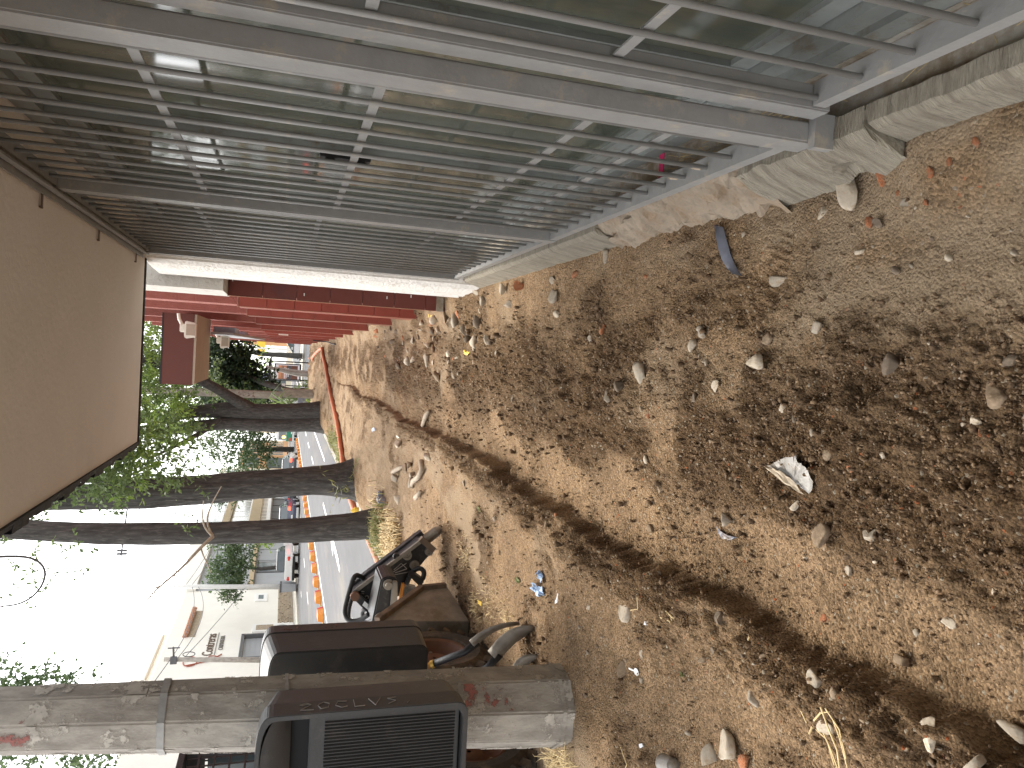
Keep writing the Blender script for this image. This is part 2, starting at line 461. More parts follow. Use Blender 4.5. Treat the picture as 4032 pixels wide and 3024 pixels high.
M['leafF'] = leaf_mat('leaf_far', (0.05, 0.085, 0.035), (0.13, 0.18, 0.08))
M['grass'] = leaf_mat('grass_green', (0.13, 0.16, 0.045), (0.34, 0.33, 0.13))
M['straw'] = mat('dry_straw', (0.55, 0.42, 0.22), 0.8, 0.2, 30, island=0.35)
M['stone_grey'] = mat('stone_grey', (0.33, 0.285, 0.225), 0.95, 0.16, 2.5, 0.25, 5, dirt=(0.27, 0.20, 0.13), dirt_amt=0.5, dirt_scale=2)
M['stone_pale'] = mat('stone_pale', (0.47, 0.40, 0.31), 0.95, 0.16, 2.5, 0.25, 5, dirt=(0.34, 0.26, 0.17), dirt_amt=0.4, dirt_scale=2.2)
M['stone_brown'] = mat('stone_brown', (0.215, 0.155, 0.10), 0.95, 0.16, 2.5, 0.25, 5, dirt=(0.30, 0.225, 0.15), dirt_amt=0.45, dirt_scale=2)
M['stone_dark'] = mat('stone_dark', (0.15, 0.115, 0.083), 0.95, 0.16, 2.5, 0.25, 5, dirt=(0.24, 0.18, 0.12), dirt_amt=0.35, dirt_scale=2)
M['brick'] = mat('brick_red', (0.43, 0.16, 0.07), 0.95, 0.25, 5, 0.8, 10, dirt=(0.30, 0.20, 0.12), dirt_amt=0.45, dirt_scale=2.5)
M['footing'] = mat('broken_footing', (0.29, 0.235, 0.175), 0.95, 0.3, 18, 1.2, 40, dirt=(0.24, 0.17, 0.11), dirt_amt=0.5, dirt_scale=9)
M['crumbs'] = mat('soil_crumbs', (0.155, 0.100, 0.057), 0.98, 0.25, 60, 0.8, 150, island=0.3)
M['white_wall_shaded'] = mat('shaded_white_plaster', (0.56, 0.53, 0.48), 0.9, 0.08, 6, 1.0, 45, dirt=(0.44, 0.40, 0.35), dirt_amt=0.3, dirt_scale=9)  # white plaster greyed for the beam, its shade put into the colour
M['pebbles'] = mat('pebbles', (0.205, 0.140, 0.084), 0.95, 0.3, 40, island=0.38)
M['black_steel'] = mat('black_steel', (0.022, 0.022, 0.024), 0.45, 0.3, 10, 0.2, 60, metal=0.1, dirt=(0.085, 0.07, 0.055), dirt_amt=0.22, dirt_scale=6)
M['bare_steel'] = mat('bare_steel', (0.26, 0.235, 0.20), 0.55, 0.3, 6, 0.3, 40, metal=0.45, dirt=(0.17, 0.14, 0.105), dirt_amt=0.45, dirt_scale=3.5)
M['rusty'] = mat('rusty_steel', (0.15, 0.108, 0.078), 0.75, 0.35, 9, 0.4, 40, metal=0.2, dirt=(0.24, 0.16, 0.10), dirt_amt=0.4, dirt_scale=5)
M['rim'] = mat('rim_orange', (0.13, 0.055, 0.03), 0.7, 0.3, 8, dirt=(0.10, 0.06, 0.035), dirt_amt=0.5, dirt_scale=5)
M['tyre'] = mat('tyre_rubber', (0.045, 0.036, 0.028), 0.9, 0.25, 10, 0.4, 50, dirt=(0.12, 0.085, 0.055), dirt_amt=0.45, dirt_scale=5)
M['bin'] = mat('bin_plastic', (0.040, 0.040, 0.040), 0.48, 0.15, 5, 0.10, 90, spec=0.5, dirt=(0.075, 0.070, 0.062), dirt_amt=0.3, dirt_scale=4)
M['bin_dark'] = mat('bin_inside', (0.008, 0.008, 0.009), 0.7)
M['scratch'] = mat('scratch_white', (0.38, 0.36, 0.34), 0.9)
M['white'] = mat('white_paint', (0.80, 0.79, 0.76), 0.6, 0.04, 3)
M['paper'] = mat('paper', (0.80, 0.80, 0.82), 0.8, 0.05)
M['blue'] = mat('blue_plastic', (0.38, 0.50, 0.68), 0.6, 0.2, 30)
M['bluegrey'] = mat('blue_grey_plastic', (0.17, 0.18, 0.22), 0.4, 0.25, 14, dirt=(0.25, 0.18, 0.12), dirt_amt=0.3)
M['film'] = mat('dusty_film', (0.30, 0.28, 0.25), 0.35, 0.3, 18, 0.4, 30, spec=0.5, dirt=(0.20, 0.165, 0.125), dirt_amt=0.45, dirt_scale=14)
M['conduit'] = mat('orange_conduit', (0.46, 0.145, 0.07), 0.6, 0.15, 6, dirt=(0.36, 0.2, 0.12), dirt_amt=0.3)
M['orange'] = mat('orange_plastic', (0.80, 0.30, 0.05), 0.6, 0.12, 4)
M['redp'] = mat('red_plastic', (0.70, 0.05, 0.03), 0.5, 0.1)
M['yellow'] = mat('yellow_plastic', (0.75, 0.50, 0.06), 0.6, 0.1)
M['wood'] = mat('tool_wood', (0.38, 0.24, 0.12), 0.7, 0.25, 12, stretch=(1, 1, 0.2))
M['brass'] = mat('brass_ring', (0.70, 0.46, 0.12), 0.35, 0.1, metal=0.7)
M['carglass'] = mat('car_glass', (0.05, 0.065, 0.07), 0.06, 0.1, spec=0.8)
M['car_dark'] = mat('car_dark', (0.030, 0.030, 0.034), 0.25, 0.1, spec=0.6, coat=0.5)
M['blue_sheen_and_sign'] = mat('blue_sheen_and_sign', (0.030, 0.036, 0.085), 0.25, 0.1, spec=0.6, coat=0.5)  # blue reflection on dark car paint put into the colour; also a sign plate
M['car_white'] = mat('car_white', (0.74, 0.73, 0.70), 0.3, 0.04, spec=0.5, coat=0.4)
M['car_silver'] = mat('car_silver', (0.52, 0.53, 0.56), 0.3, 0.04, metal=0.4, coat=0.5)
M['car_green'] = mat('car_green', (0.03, 0.22, 0.13), 0.4, 0.05)
M['black'] = mat('black_plastic', (0.015, 0.015, 0.015), 0.5)
M['alloy'] = mat('alloy', (0.6, 0.6, 0.6), 0.4, 0.05, metal=0.6)
M['lightR'] = mat('tail_lamp', (0.7, 0.03, 0.02), 0.3, 0.05, emit=(1.0, 0.06, 0.03), estr=1.6)
M['lightO'] = mat('turn_lamp', (0.8, 0.25, 0.03), 0.3, 0.05, emit=(1.0, 0.35, 0.08), estr=2.6)
M['bld_white'] = mat('white_facade', (0.80, 0.77, 0.70), 0.9, 0.04, 0.7)
M['bld_cream'] = mat('cream_facade', (0.74, 0.70, 0.56), 0.9, 0.05, 0.6)
M['bld_grey'] = mat('grey_facade', (0.34, 0.35, 0.36), 0.85, 0.08, 0.6)
M['bld_tan'] = mat('tan_facade', (0.44, 0.34, 0.21), 0.9, 0.10, 1.4)
M['bld_dark'] = mat('dark_facade', (0.10, 0.10, 0.105), 0.6, 0.1)
M['bld_orange'] = mat('orange_facade', (0.60, 0.36, 0.20), 0.9, 0.1, 0.8)
M['pane'] = mat('far_glass', (0.14, 0.17, 0.18), 0.1, 0.2, 0.6, spec=0.8)
M['stonewall'] = mat('stone_cladding', (0.36, 0.29, 0.21), 0.9, 0.35, 9, 0.6, 20)
M['signred'] = mat('sign_red', (0.36, 0.10, 0.06), 0.6, 0.1)
M['signgrey'] = mat('sign_grey', (0.20, 0.18, 0.16), 0.6, 0.1)
M['adorange'] = mat('ad_orange', (0.62, 0.28, 0.13), 0.5, 0.25, 3)
M['adbrown'] = mat('ad_brown', (0.16, 0.07, 0.045), 0.5, 0.2, 3)
M['pole_white'] = mat('pole_white', (0.62, 0.61, 0.58), 0.7, 0.08)
M['magenta'] = mat('magenta_paint', (0.55, 0.02, 0.12), 0.7, 0.2, 30)
M['redpaint_'] = mat('faded_red_paint', (0.33, 0.10, 0.08), 0.85, 0.3, 14)
M['terracotta'] = mat('terracotta', (0.42, 0.22, 0.14), 0.9, 0.2, 5)
def worn_paint(name, col, scale, cover):
    # paint that survives only in flakes
    m = mat(name, col, 0.85, 0.3, 14); nt = m.node_tree; N = nt.nodes; L = nt.links
    tc = N.new('ShaderNodeTexCoord'); n = N.new('ShaderNodeTexNoise'); n.inputs['Scale'].default_value = scale; n.inputs['Detail'].default_value = 9; n.inputs['Roughness'].default_value = 0.7
    L.new(tc.outputs['Object'], n.inputs['Vector'])
    r = N.new('ShaderNodeValToRGB'); r.color_ramp.elements[0].position = cover; r.color_ramp.elements[1].position = cover + 0.06
    L.new(n.outputs['Fac'], r.inputs[0]); L.new(r.outputs[0], N['Principled BSDF'].inputs['Alpha'])
    return m
M['redpaint'] = worn_paint('faded_red_paint', (0.30, 0.12, 0.10), 11, 0.545)
M['limewash'] = worn_paint('old_limewash', (0.46, 0.42, 0.36), 9, 0.53)
# ------------------------------------------------------------------ setting: ground, soil, road
gp = MB(); gp.add([(-400, -60, -0.5), (400, -60, -0.5), (400, 700, -0.5), (-400, 700, -0.5)], [(0, 1, 2, 3)])
tag(gp.build('ground', M['earth']), kind='structure')

def make_soil():
    ny, nx = 980, 640
    k = np.linspace(0, 1, ny)
    y0, y1 = 0.42, 46.0
    yy = y0 * (y1 / y0) ** (k ** 0.92)
    left = np.maximum(-3.07, -1.25 - 0.62 * yy)
    left = np.minimum(left, -1.3)
    right = np.full(ny, 0.92)
    s = np.linspace(0, 1, nx)
    X = left[:, None] + (right - left)[:, None] * s[None, :]
    Yg = np.repeat(yy[:, None], nx, 1)
    x = X.ravel(); y = Yg.ravel()
    far = np.clip((y - 16) / 8, 0, 1)
    z = ground_h(x, y, True) * (1 - far) + ground_h(x, y, False) * far + sstep(4, 9, y) * 0.05 * fbm(x * 7, y * 5, 4, 95) + far * 0.5 * grains(x, y, 0.2, 0.4, 97) * sstep(-0.2, 0.2, fbm(x * 1.5, y * 0.8, 3, 98))
    V = np.stack([x, y, z], 1)
    i = np.arange(ny - 1)[:, None] * nx + np.arange(nx - 1)[None, :]
    F = np.stack([i, i + 1, i + nx + 1, i + nx], -1).reshape(-1, 4)
    me = np_mesh('soil', V, F, M['soil'])
    a = me.attributes.new('loose', 'FLOAT', 'POINT'); _u = x - trench_x(y); a.data.foreach_set('value', np.maximum(looseness(x, y) * (1 - 0.85 * sstep(-0.08, -0.05, _u) * (1 - sstep(0.12, 0.36, _u + 0.2 * fbm(x * 4, y * 3, 3, 209)))), 0.9 * sstep(29, 33, y) * sstep(-0.12, 0.1, fbm(x * 2, y * 1.2, 3, 207))).astype(np.float32))
    d = np.clip(sstep(0.06, 0.22, fbm(x * 1.9, y * 0.9, 4, 201)) * 0.55 + 0.45 * np.exp(-((x - 0.28) / 0.3) ** 2) * sstep(5.4, 6.5, y) * sstep(-0.1, 0.15, fbm(x * 4, y * 3, 3, 205)), 0, 0.75) * (1 - 0.85 * looseness(x, y))
    d = np.maximum(d, 0.35 * sstep(7.0, 10.0, y) * (1 - looseness(x, y)) * (x > -2.2))
    d = np.maximum(d, 0.75 * sstep(-0.05, 0.2, x + 0.3 * fbm(x * 3, y * 3, 2, 57)) * (1 - sstep(1.7, 2.2, y + 0.5 * fbm(x * 2, y * 2, 2, 58))) * sstep(-0.25, 0.1, fbm(x * 4, y * 3, 4, 59)))  # soil under the eave painted paler to make up for blocked light
    a = me.attributes.new('dust_and_light', 'FLOAT', 'POINT'); a.data.foreach_set('value', d.astype(np.float32))
    o = bpy.data.objects.new('soil', me); COL.objects.link(o)
    return tag(o, kind='structure')
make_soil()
bk = MB(); bk.add([(-3.07, -8, -0.03), (0.92, -8, -0.03), (0.92, 0.45, -0.03), (-3.07, 0.45, -0.03)], [(0, 1, 2, 3)])
bk.add([(-3.07, 0.45, -0.06), (-1.2, 0.45, -0.06), (-1.2, 4, -0.06), (-3.07, 4, -0.06)], [(0, 1, 2, 3)])
tag(bk.build('trodden_soil', M['soil']), kind='structure')

rd = MB(); rd.add([(-17.3, -20, -0.2), (-3.28, -20, -0.2), (-3.28, 150, -0.2), (-17.3, 150, -0.2)], [(0, 1, 2, 3)])
tag(rd.build('road', M['asphalt']), kind='structure')
cr = MB(); cr.add([(-3.26, 46, -0.196), (30, 46, -0.196), (30, 66, -0.196), (-3.26, 66, -0.196)], [(0, 1, 2, 3)])
tag(cr.build('side_street', M['asphalt']), kind='structure')
fp = MB(); fp.box((-3.2, 66.2, -0.4), (30, 130, -0.02)); tag(fp.build('far_pavement', M['paving']), kind='structure')
kb = MB()
for k in range(-8, 46):
    kb.box((-3.25, k + 0.006, -0.35), (-3.085, k + 0.994, -0.085 + 0.006 * math.sin(k * 2.3)))
tag(kb.build('kerb', M['concrete']), kind='structure')
fk = MB(); fk.box((-20.6, -20, -0.4), (-17.3, 150, -0.07)); tag(fk.build('far_sidewalk', M['paving']), kind='structure')
# painted road lines, sheets 4 mm above the asphalt
ln = MB()
def stripe(x, y0, y1, w=0.12, dx=0.0):
    ln.add([(x - w / 2, y0, -0.196), (x + w / 2, y0, -0.196), (x + w / 2 + dx, y1, -0.196), (x - w / 2 + dx, y1, -0.196)], [(0, 1, 2, 3)])
stripe(-8.72, 5, 120, 0.10); stripe(-4.3, 30, 110, 0.10, 0.0)
for k in range(14): stripe(-5.9, 14 + k * 6.5, 16.6 + k * 6.5, 0.13)
for k in range(14): stripe(-12.6, 12 + k * 6.5, 14.0 + k * 6.5, 0.12)
for k in range(14): stripe(-15.3, 15 + k * 6.5, 16.2 + k * 6.5, 0.12)
tag(ln.build('road_markings', M['white'], fix=False), kind='structure')
ar = MB()   # straight-on arrow in the near lane
ar.add([(-5.95, 21.0, -0.192), (-5.75, 21.0, -0.192), (-5.75, 23.2, -0.192), (-5.95, 23.2, -0.192), (-6.25, 23.2, -0.192), (-5.45, 23.2, -0.192), (-5.85, 25.4, -0.192)], [(0, 1, 2, 3), (4, 5, 6)])
tag(ar.build('arrow_marking', M['white'], fix=False), kind='structure')

# lane separators
GS = 'orange lane separators in a row along the road'
sep = empty('lane_separator', (-9.1, 22.6, -0.196), 0, 'low orange lane separator with a red end standing on the asphalt', 'lane separator', GS)
b = MB(); b.prism([(-0.16, 0), (-0.11, 0.2), (0.11, 0.2), (0.16, 0)], 1, -0.42, 0.12); b.build('body', M['orange'], sep, local=True)
b = MB(); b.prism([(-0.155, 0.002), (-0.105, 0.195), (0.105, 0.195), (0.155, 0.002)], 1, 0.123, 0.30); b.build('red_end', M['redp'], sep, local=True)
b = MB(); b.box((-0.2, -0.5, 0.0), (-0.165, 0.4, 0.03)); b.build('base_strip', M['yellow'], sep, local=True)
ORD = ['first', 'second', 'third', 'fourth', 'fifth', 'sixth', 'seventh', 'eighth', 'ninth', 'tenth', 'eleventh', 'twelfth', 'thirteenth', 'fourteenth', 'fifteenth']
sep['label'] = 'orange lane separator, first counted away from the litter bin'
for k in range(1, 30):
    c = copy_tree(sep)
    c['label'] = 'orange lane separator, ' + ORD[min(k, 14)] + ' counted away from the litter bin' if k <= 14 else c['label']
    c.location = (-9.1 + 0.02 * math.sin(k * 3.1), 22.6 + 1.9 * k, -0.196); c.rotation_euler.z = 0.04 * math.sin(k * 1.7)
    if k > 14: c['label'] = 'far off orange lane separator merging into one strip with its neighbours'

# ------------------------------------------------------------------ shop front on the right
shop = empty('shop_building', (1.0, 3.0, 0.0), 0, 'shop building with plastered eave and glazed front behind grey grilles', 'building')
SZ = 2.455
b = MB(); b.box((-0.712, -6, SZ), (6, 5.77, 2.8)); b.build('eave', M['stucco'], shop)
b = MB()
ys = np.linspace(-6, 5.8, 120)
for i in range(119):
    w = 0.036 + 0.010 * math.sin(i * 1.9) + 0.006 * math.sin(i * 5.3)
    b.add([(-0.714, ys[i], SZ - 0.012), (-0.714 - w, ys[i], SZ - 0.006), (-0.714 - w, ys[i + 1], SZ - 0.006), (-0.714, ys[i + 1], SZ - 0.012),
           (-0.714, ys[i], 2.82), (-0.714 - w, ys[i], 2.82), (-0.714 - w, ys[i + 1], 2.82), (-0.714, ys[i + 1], 2.82)],
          [(0, 1, 2, 3), (7, 6, 5, 4), (1, 5, 6, 2), (0, 3, 7, 4)])
b.box((-0.712, 5.772, SZ - 0.010), (1.2, 5.80, 2.82))
b.build('drip_edge', M['bitumen'], shop, fix=False)
# white end column
b = MB()
b.prism([(0.645, 5.665), (0.575, 5.70), (0.545, 5.80), (0.528, 5.95), (0.515, 6.30), (0.52, 6.42), (1.3, 6.42), (1.3, 5.665)], 2, -0.1, 2.454)
b.build('white_column', M['white_wall'], shop, bevel=0.015)
b = MB(); b.box((0.43, 6.44, 1.99), (1.3, 7.18, 3.2)); b.build('white_beam', M['white_wall_shaded'], shop)
b = MB(); b.box((0.80, -6, -0.1), (6, 5.66, 0.185)); b.build('base_wall', M['concrete'], shop)
b = MB(); b.box((1.0, -6, 0.19), (1.05, 5.66, 2.45)); b.build('inner_wall', M['bld_dark'], shop)
# window wall: frames and panes
GX = 0.83
b = MB(); b.box((GX - 0.03, -6, 0.187), (GX + 0.09, 5.655, 0.245)); b.box((GX - 0.012, -6, 0.245), (GX + 0.03, 5.655, 0.30)); sill = b.build('window_sill_rail', M['alu'], shop)
b = MB(); b.box((GX - 0.03, -6, 2.37), (GX + 0.09, 5.655, 2.45)); b.build('head_rail', M['alu'], shop)
mull = [-2.3, -1.25, -0.2, 0.86, 1.93, 3.16, 4.36, 5.60]
for i in range(len(mull) - 1):
    fr = MB()
    a0, a1 = mull[i] + 0.035, mull[i + 1] - 0.035
    dx = 0.02 if i % 2 else 0.0
    fr.box((GX - 0.005 + dx, a0, 0.302), (GX + 0.035 + dx, a0 + 0.045, 2.368)); fr.box((GX - 0.005 + dx, a1 - 0.045, 0.302), (GX + 0.035 + dx, a1, 2.368))
    fr.box((GX - 0.004 + dx, a0 + 0.046, 0.303), (GX + 0.034 + dx, a1 - 0.046, 0.36)); fr.box((GX - 0.004 + dx, a0 + 0.046, 2.30), (GX + 0.034 + dx, a1 - 0.046, 2.367))
    w = fr.build('window', M['alu'], shop)
    g = MB(); g.box((GX + 0.012 + dx, a0 + 0.04, 0.355), (GX + 0.018 + dx, a1 - 0.04, 2.305)); g.build('pane', M['glass'], w)
for k, y in enumerate(mull[1:], 1):
    m_ = MB(); m_.box((GX - 0.03, y - 0.033, 0.301), (GX + 0.07, y + 0.033, 2.369)); mu = m_.build('mullion', M['alu'], shop)
    if y < 5.5:
        t = MB(); t.box((GX - 0.034, y - 0.031, 0.5), (GX - 0.0305, y + 0.004, 2.2)); t.build('protective_film', M['teal'], mu)
lt = MB(); lt.box((GX - 0.06, 3.11, 1.20), (GX - 0.035, 3.16, 1.40)); lt.box((GX - 0.085, 3.115, 1.22), (GX - 0.06, 3.14, 1.26)); lt.box((GX - 0.085, 3.115, 1.34), (GX - 0.06, 3.14, 1.38))
lt.build('window_latch', M['black'], shop, bevel=0.004)
# magenta survey mark sprayed on the plinth
b = MB(); b.box((0.70, 2.50, 0.206), (0.79, 2.535, 0.2085)); b.build('paint_mark', M['magenta'], shop)

# footing strip between ledge and glass
b = MB(); b.box((0.655, -6, -0.2), (0.80, 5.66, 0.165)); b.build('footing', M['concrete'], shop)

# rough cut concrete ledge blocks in front of the footing
def ledge(name, y0, y1, label, seed, x_top=0.60, x_low=0.545, gouge=False, ragged=0.02):
    n = max(6, int((y1 - y0) / 0.03)); m = 11
    V = []
    prof = []
    for j in range(m):
        t = j / (m - 1)
        if t < 0.45: prof.append((0.654 - (0.654 - x_top - 0.006) * (t / 0.45), 0.205))
        else:
            q = (t - 0.45) / 0.55
            prof.append((x_top - (x_top - x_low) * q, 0.198 - 0.175 * q))
    ysr = np.linspace(y0, y1, n)
    for i, yv in enumerate(ysr):
        for j, (xx, zz) in enumerate(prof):
            nx_ = 0.006 * float(fbm(np.array([yv * 60.]), np.array([zz * 9.]), 2, seed)[0]) + 0.005 * float(fbm(np.array([yv * 5.]), np.array([zz * 8 + xx * 8]), 3, seed + 3)[0])
            bot = 0.05 * abs(float(fbm(np.array([yv * 4.]), np.array([2.]), 3, seed + 9)[0])) * (j / (m - 1)) ** 3
            edge = 0.0
            if i in (0, n - 1): edge = ragged * float(fbm(np.array([zz * 22.]), np.array([xx * 22.]), 3, seed + 5 + i)[0]) * 2
            g_ = 0.0
            if gouge:
                g_ = 0.045 * math.exp(-(((yv - (y0 + 0.18)) / 0.05) ** 2 + ((zz - 0.05) / 0.05) ** 2)) + 0.02 * math.exp(-(((yv - (y1 - 0.12)) / 0.03) ** 2 + ((zz - 0.19) / 0.03) ** 2))
            V.append((xx + nx_ + g_, yv + edge, zz + bot + nx_))
    F = []
    for i in range(n - 1):
        for j in range(m - 1):
            a = i * m + j; F.append((a, a + 1, a + m + 1, a + m))
    nb = len(V)
    for i in (0, n - 1):       # broken end faces
        V.append((0.654, ysr[i], -0.15)); V.append((x_low, ysr[i], -0.15))
    F.append(tuple(range(m)) + (nb + 1, nb)); F.append(tuple(reversed(range((n - 1) * m, n * m))) + (nb + 2, nb + 3))
    F.append((m - 1, nb + 1, nb + 3, n * m - 1)) if False else None
    F = [f for f in F if f]
    for i in range(n - 1):     # face down into the soil
        pass
    mb = MB(); mb.add(V, F)
    return one(name, mb, M['ledge'], label, 'concrete ledge', None, None, base=((x_top + x_low) / 2, (y0 + y1) / 2, 0.0), bevel=0)
ledge('concrete_ledge', -1.0, 1.488, 'long rough sawn concrete ledge under the nearest grille, closest to the camera', 3, 0.598, 0.578)
ledge('concrete_ledge', 1.505, 2.03, 'short broken block of grey concrete ledge with gouged face beside the grille post', 13, 0.585, 0.53, True, 0.03)
ledge('concrete_ledge', 3.11, 6.2, 'long intact concrete ledge running up to the white column', 23, 0.585, 0.555, False, 0.03)
# rubble bed exposed where the ledge is broken out
b = MB()
V = []; nn = 60; mm = 10
for i in range(nn):
    yv = 2.0 + 1.15 * i / (nn - 1)
    for j in range(mm):
        t = j / (mm - 1)
        V.append((0.655 - 0.12 * t + 0.075 * float(fbm(np.array([yv * 12]), np.array([t * 3]), 4, 41)[0]), yv, 0.262 - 0.24 * t ** 1.3 + 0.10 * float(fbm(np.array([yv * 11]), np.array([t * 4]), 4, 43)[0])))
F = [(i * mm + j, i * mm + j + 1, (i + 1) * mm + j + 1, (i + 1) * mm + j) for i in range(nn - 1) for j in range(mm - 1)]
b.add(V, F); b.build('broken_footing', M['footing'], shop)

# ------------------------------------------------------------------ grilles
def bars(root, X, ysl, z0, z1, r=0.0072):
    first = None
    for y in ysl:
        if first is None:
            b = MB(); b.tube([(0, 0, z0), (0, 0, z1)], r, 10)
            first = b.build('bar', M['grille'], root, smooth=False, local=True)
            for p in first.data.polygons: p.use_smooth = len(p.vertices) == 4
            o = first
        else:
            o = first.copy(); COL.objects.link(o); o.parent = root
        o.location = Vector((X, y, 0)) - root.location
    # weld collars are left to the flat bars
def flat(root, X, y0, y1, z, name='flat_bar'):
    b = MB(); b.box((X, y0, z - 0.0125), (X + 0.005, y1, z + 0.0125)); return b.build(name, M['grille'], root)

g1 = empty('window_grille', (0.66, 0.9, 0.3), 0, 'nearest grey steel grille panel with widely spaced round bars', 'window grille', 'grey steel grilles over the shop front')
bars(g1, 0.66, [1.376 - 0.1425 * k for k in range(-1, 9)], 0.315, 2.41)
for z in (0.842, 1.369, 1.893): flat(g1, 0.6685, 0.12, 1.535, z)
b = MB(); b.box((0.650, 0.1, 0.322), (0.70, 1.53, 0.327)); b.box((0.645, 0.1, 0.293), (0.650, 1.53, 0.327)); b.build('bottom_rail', M['grille'], g1)
b = MB(); b.box((0.64, 0.1, 2.405), (0.69, 1.53, 2.435)); b.build('top_rail', M['grille'], g1)
b = MB(); b.box((0.640, 1.537, 0.27), (0.70, 1.602, 2.44)); b.build('post', M['grille'], g1, bevel=0.004)
b = MB(); b.box((0.640, 0.04, 0.27), (0.70, 0.099, 2.44)); b.build('post', M['grille'], g1, bevel=0.004)
b = MB(); b.box((0.690, 1.55, 1.93), (0.80, 1.585, 1.96)); b.build('tie', M['grille'], g1)

g2 = empty('window_grille', (0.62, 2.6, 0.3), 0, 'middle grey steel grille panel between two flat posts', 'window grille', 'grey steel grilles over the shop front')
bars(g2, 0.62, [1.785 + 0.131 * k for k in range(13)], 0.295, 2.41)
for z in (0.545, 0.775, 1.31, 1.845): flat(g2, 0.6285, 1.715, 3.46, z)
b = MB(); b.box((0.60, 1.715, 0.292), (0.655, 3.46, 0.297)); b.box((0.595, 1.715, 0.262), (0.60, 3.46, 0.297)); b.build('bottom_rail', M['grille'], g2)
b = MB(); b.box((0.60, 1.715, 2.405), (0.65, 3.46, 2.435)); b.build('top_rail', M['grille'], g2)
b = MB(); b.box((0.592, 1.627, 0.225), (0.645, 1.713, 2.44)); b.build('post', M['grille'], g2, bevel=0.005)
b = MB(); b.box((0.575, 1.60, 0.205), (0.66, 1.626, 0.262)); b.build('foot_bracket', M['grille'], g2)
b = MB(); b.box((0.592, 3.462, 0.255), (0.645, 3.548, 2.44)); b.build('post', M['grille'], g2, bevel=0.005)
for yv in (2.05, 2.19):
    b = MB(); b.tube([(0.62, yv, 0.318), (0.62, yv, 0.345)], 0.0095, 10); b.build('tape_wrap', M['beige'], g2)

g3 = empty('window_grille', (0.62, 4.6, 0.3), 0, 'far grey steel grille panel with close bars ending at the white column', 'window grille', 'grey steel grilles over the shop front')
bars(g3, 0.62, [3.70 + 0.138 * k for k in range(14)], 0.295, 2.41)
for z in (0.78, 1.367, 1.92): flat(g3, 0.6285, 3.55, 5.60, z)
b = MB(); b.box((0.60, 3.55, 0.292), (0.655, 5.60, 0.297)); b.box((0.595, 3.55, 0.262), (0.60, 5.60, 0.297)); b.build('bottom_rail', M['grille'], g3)
b = MB(); b.box((0.60, 3.55, 2.405), (0.65, 5.60, 2.435)); b.build('top_rail', M['grille'], g3)
b = MB(); b.box((0.592, 5.602, 0.255), (0.642, 5.66, 2.44)); b.build('post', M['grille'], g3, bevel=0.005)
# angle irons and hangers under the eave
b = MB(); b.box((0.575, -1.0, 2.40), (0.583, 5.60, 2.425)); b.box((0.583, -1.0, 2.419), (0.60, 5.60, 2.425)); b.box((0.552, -1.0, 2.436), (0.598, 5.60, 2.441))
b.build('top_angle', M['grille'], shop)
for yv in (2.42, 3.42, 4.38, 5.4):
    b = MB(); b.box((0.50, yv, 2.443), (0.56, yv + 0.012, 2.449)); b.box((0.50, yv - 0.004, 2.446), (0.507, yv + 0.025, 2.454)); b.build('hanger', M['rusty'], shop)

# ------------------------------------------------------------------ red building
red = empty('red_building', (1.5, 16, 0), 0, 'long red building with stepped tiled piers beyond the white column', 'building')
def rx(y): return 0.425 - 0.0052 * (y - 7)
b = MB(); b.box((0.74, 7.2, -0.2), (6, 46, 5.2)); b.build('wall', M['red_stucco'], red)
py_ = [6.95, 8.55, 10.6, 13.6, 16.9, 20.0, 23.2, 26.5, 30.0, 33.6, 37.2, 41.0]
tile_proto = {}
for i, y in enumerate(py_):
    x0 = rx(y)
    pm = M['red_stucco']
    if i > 0:
        b = MB(); b.box((x0 + 0.02, y + 0.02, -0.2), (0.745, y + 0.40, 4.6)); pier = b.build('pier', pm, red)
    else:
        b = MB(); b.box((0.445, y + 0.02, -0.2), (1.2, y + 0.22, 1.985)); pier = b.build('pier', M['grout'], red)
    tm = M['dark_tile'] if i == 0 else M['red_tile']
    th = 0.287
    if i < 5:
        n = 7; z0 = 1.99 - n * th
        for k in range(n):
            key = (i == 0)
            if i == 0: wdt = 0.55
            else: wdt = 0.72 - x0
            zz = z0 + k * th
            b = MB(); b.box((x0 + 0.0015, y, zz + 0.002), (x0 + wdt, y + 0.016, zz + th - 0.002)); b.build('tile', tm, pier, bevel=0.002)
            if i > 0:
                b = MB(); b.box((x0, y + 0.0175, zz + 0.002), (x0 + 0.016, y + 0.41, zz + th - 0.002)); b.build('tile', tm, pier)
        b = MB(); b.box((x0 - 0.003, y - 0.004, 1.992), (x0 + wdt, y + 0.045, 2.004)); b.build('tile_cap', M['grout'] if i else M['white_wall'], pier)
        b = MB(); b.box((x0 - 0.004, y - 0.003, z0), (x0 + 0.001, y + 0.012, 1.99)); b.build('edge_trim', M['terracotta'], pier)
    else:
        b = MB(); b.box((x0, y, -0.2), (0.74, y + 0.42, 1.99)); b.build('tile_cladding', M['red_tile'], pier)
b = MB(); b.box((0.42, 6.93, 0.10), (0.60, 6.948, 0.165)); b.build('repair_patch', M['concrete'], red)
for (zz, xx) in ((1.35, 0.47), (0.62, 0.5), (0.55, 0.56), (0.4, 0.53), (1.95, 0.55)):
    b = MB(); b.box((xx, 6.946, zz), (xx + 0.025, 6.949, zz + 0.008)); b.build('paint_chip', M['white'], red)
b = MB(); b.box((rx(20) - 0.03, 20.3, 1.42), (rx(20) + 0.02, 20.5, 1.66)); b.build('meter_box', M['lamp_plastic'], red)
